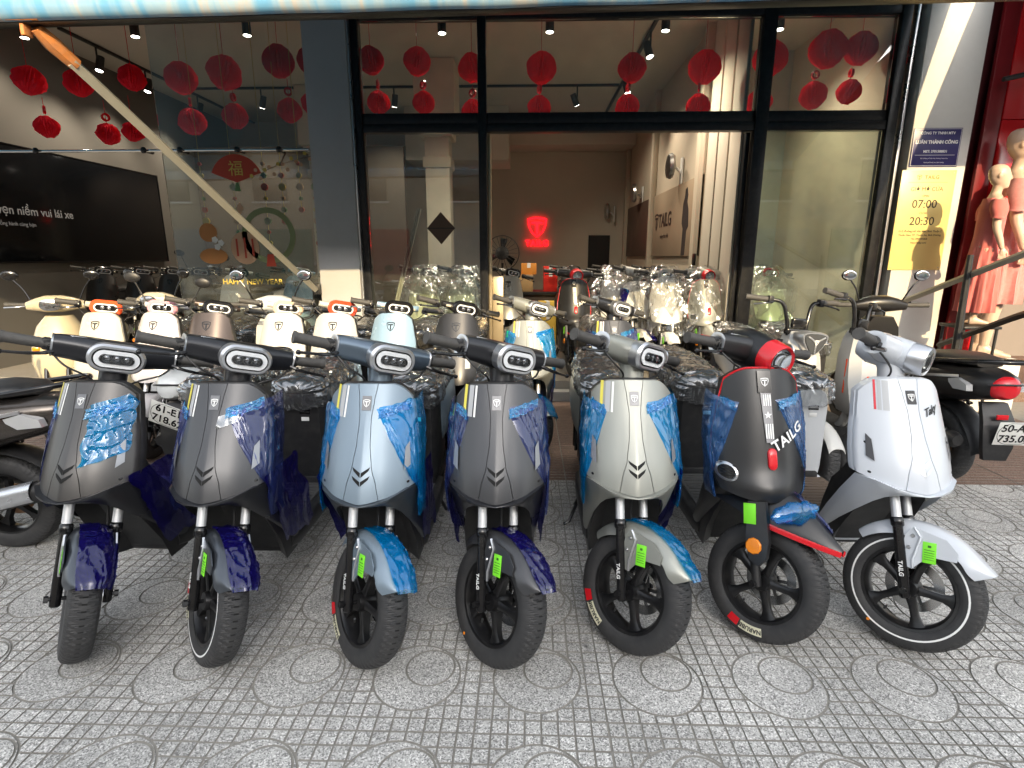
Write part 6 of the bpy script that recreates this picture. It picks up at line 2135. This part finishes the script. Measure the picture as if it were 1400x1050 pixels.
def mannequin(label, x, y, z, rz, sc, dress, hem, pleat, mcol, sleeve, group='dressed mannequins by the red pilaster'):
    o = put('mannequin', MANN, M_SKIN)
    o.location = (x, y, z)
    o.rotation_euler = (0, 0, R(rz))
    o.scale = (sc, sc, sc)
    tag(o, label, 'mannequin', group)
    md = o.modifiers.new('Remesh', 'REMESH')
    md.mode = 'VOXEL'
    md.voxel_size = .007
    md.use_smooth_shade = True
    sm = o.modifiers.new('Smooth', 'SMOOTH')
    sm.factor = .5
    sm.iterations = 4

    def dr(u, v):
        zz = 1.40 - (1.40 - hem) * v
        a = 2 * PI * u
        if zz > 1.0:
            q = (1.40 - zz) / .40
            w, d = .182 - .022 * q, .118 + .004 * q
        else:
            q = (1.0 - zz) / max(.01, 1.0 - hem)
            w, d = .162 + .03 * min(1, q * 2.2), .122 + .035 * min(1, q * 2) + .01 * q
        fl = 1 + pleat * (math.sin(a * 11 + 2.5 * nz(v * 2.2, 1, a)) + .5 * math.sin(a * 23 + 1)) * max(0, (1.12 - zz)) + .03 * nz(math.cos(a) * 4, math.sin(a) * 4, v * 6)
        if zz > 1.33:
            w *= .9 if zz < 1.37 else .62
            d *= .9
        return (w * fl * math.cos(a), d * fl * math.sin(a) - .005, zz)
    put('dress', MB().add(grid(dr, 78, 40)).make('dress', 70), dress, o)
    if sleeve:
        for s in (-1, 1):
            def sl(u, v):
                a = 2 * PI * u
                c = Vector((s * .145, 0, 1.385)).lerp(Vector((s * .215, .006, 1.385 - sleeve)), v)
                r = .058 + .022 * math.sin(PI * min(1, v * 1.1)) + .012 * v
                return c + Vector((r * math.cos(a), r * math.sin(a) * .95, .3 * r * math.cos(a) * s * -.6))
            put('sleeve', MB().add(grid(sl, 24, 10)).make('sleeve', 60), dress, o)
    put('collar_tie', MB().add(tube(smooth_path([(-.09, -.07, 1.41), (0, -.115, 1.345), (.09, -.07, 1.41)], 6), .010, 6)).add(tube([(0, -.118, 1.345), (.03, -.13, 1.25)], .006, 6)).make('tie'), mcol, o)
    return o


M_CORAL = mat('coral_cotton', (.60, .15, .13), .85, var=.12, scale=12, bump=.2, sheen=.2)
M_ROSE = mat('rose_dotted_cotton', (.55, .22, .20), .85, var=.35, scale=45, sheen=.2)
M_TIE = mat('red_ribbon', (.45, .02, .02), .6)
mannequin('small bald mannequin in a long coral red dress standing on a black stool', 3.94, 4.95, .83, 70, .76, M_CORAL, .15, .14, M_TIE, .20)
mannequin('tall mannequin in a rose dotted dress cut by the right picture edge', 4.32, 5.24, .50, 65, 1.14, M_ROSE, .44, .16, M_TIE, .24)
stl = thing('display_stool', 'black metal stool under the coral red dress', 'stool', (3.92, 4.93, 0))
put('top', MB().add(rbox(.32, .30, .025, .006, (0, 0, .817))).make('stt'), M_BLK, stl)
for sx in (-1, 1):
    for sy in (-1, 1):
        put('leg', cm('stleg', lambda: MB().add(tube([(0, 0, 0), (0, 0, .805)], .012, 8))), M_BLK, stl, T(sx * .14, sy * .12, 0))
for z in (.25, .5):
    put('stretcher', cm('ststr', lambda: MB().add(tube([(-.14, -.12, 0), (.14, -.12, 0), (.14, .12, 0), (-.14, .12, 0), (-.14, -.12, 0)], .009, 6))), M_BLK, stl, T(0, 0, z))
pl_ = thing('display_plinth', 'low white plinth under the rose dotted dress', 'plinth', (4.30, 5.24, 0))
put('block', MB().add(rspan(-.22, .22, -.22, .22, 0, .497, .01)).make('plb'), M_COLW, pl_)
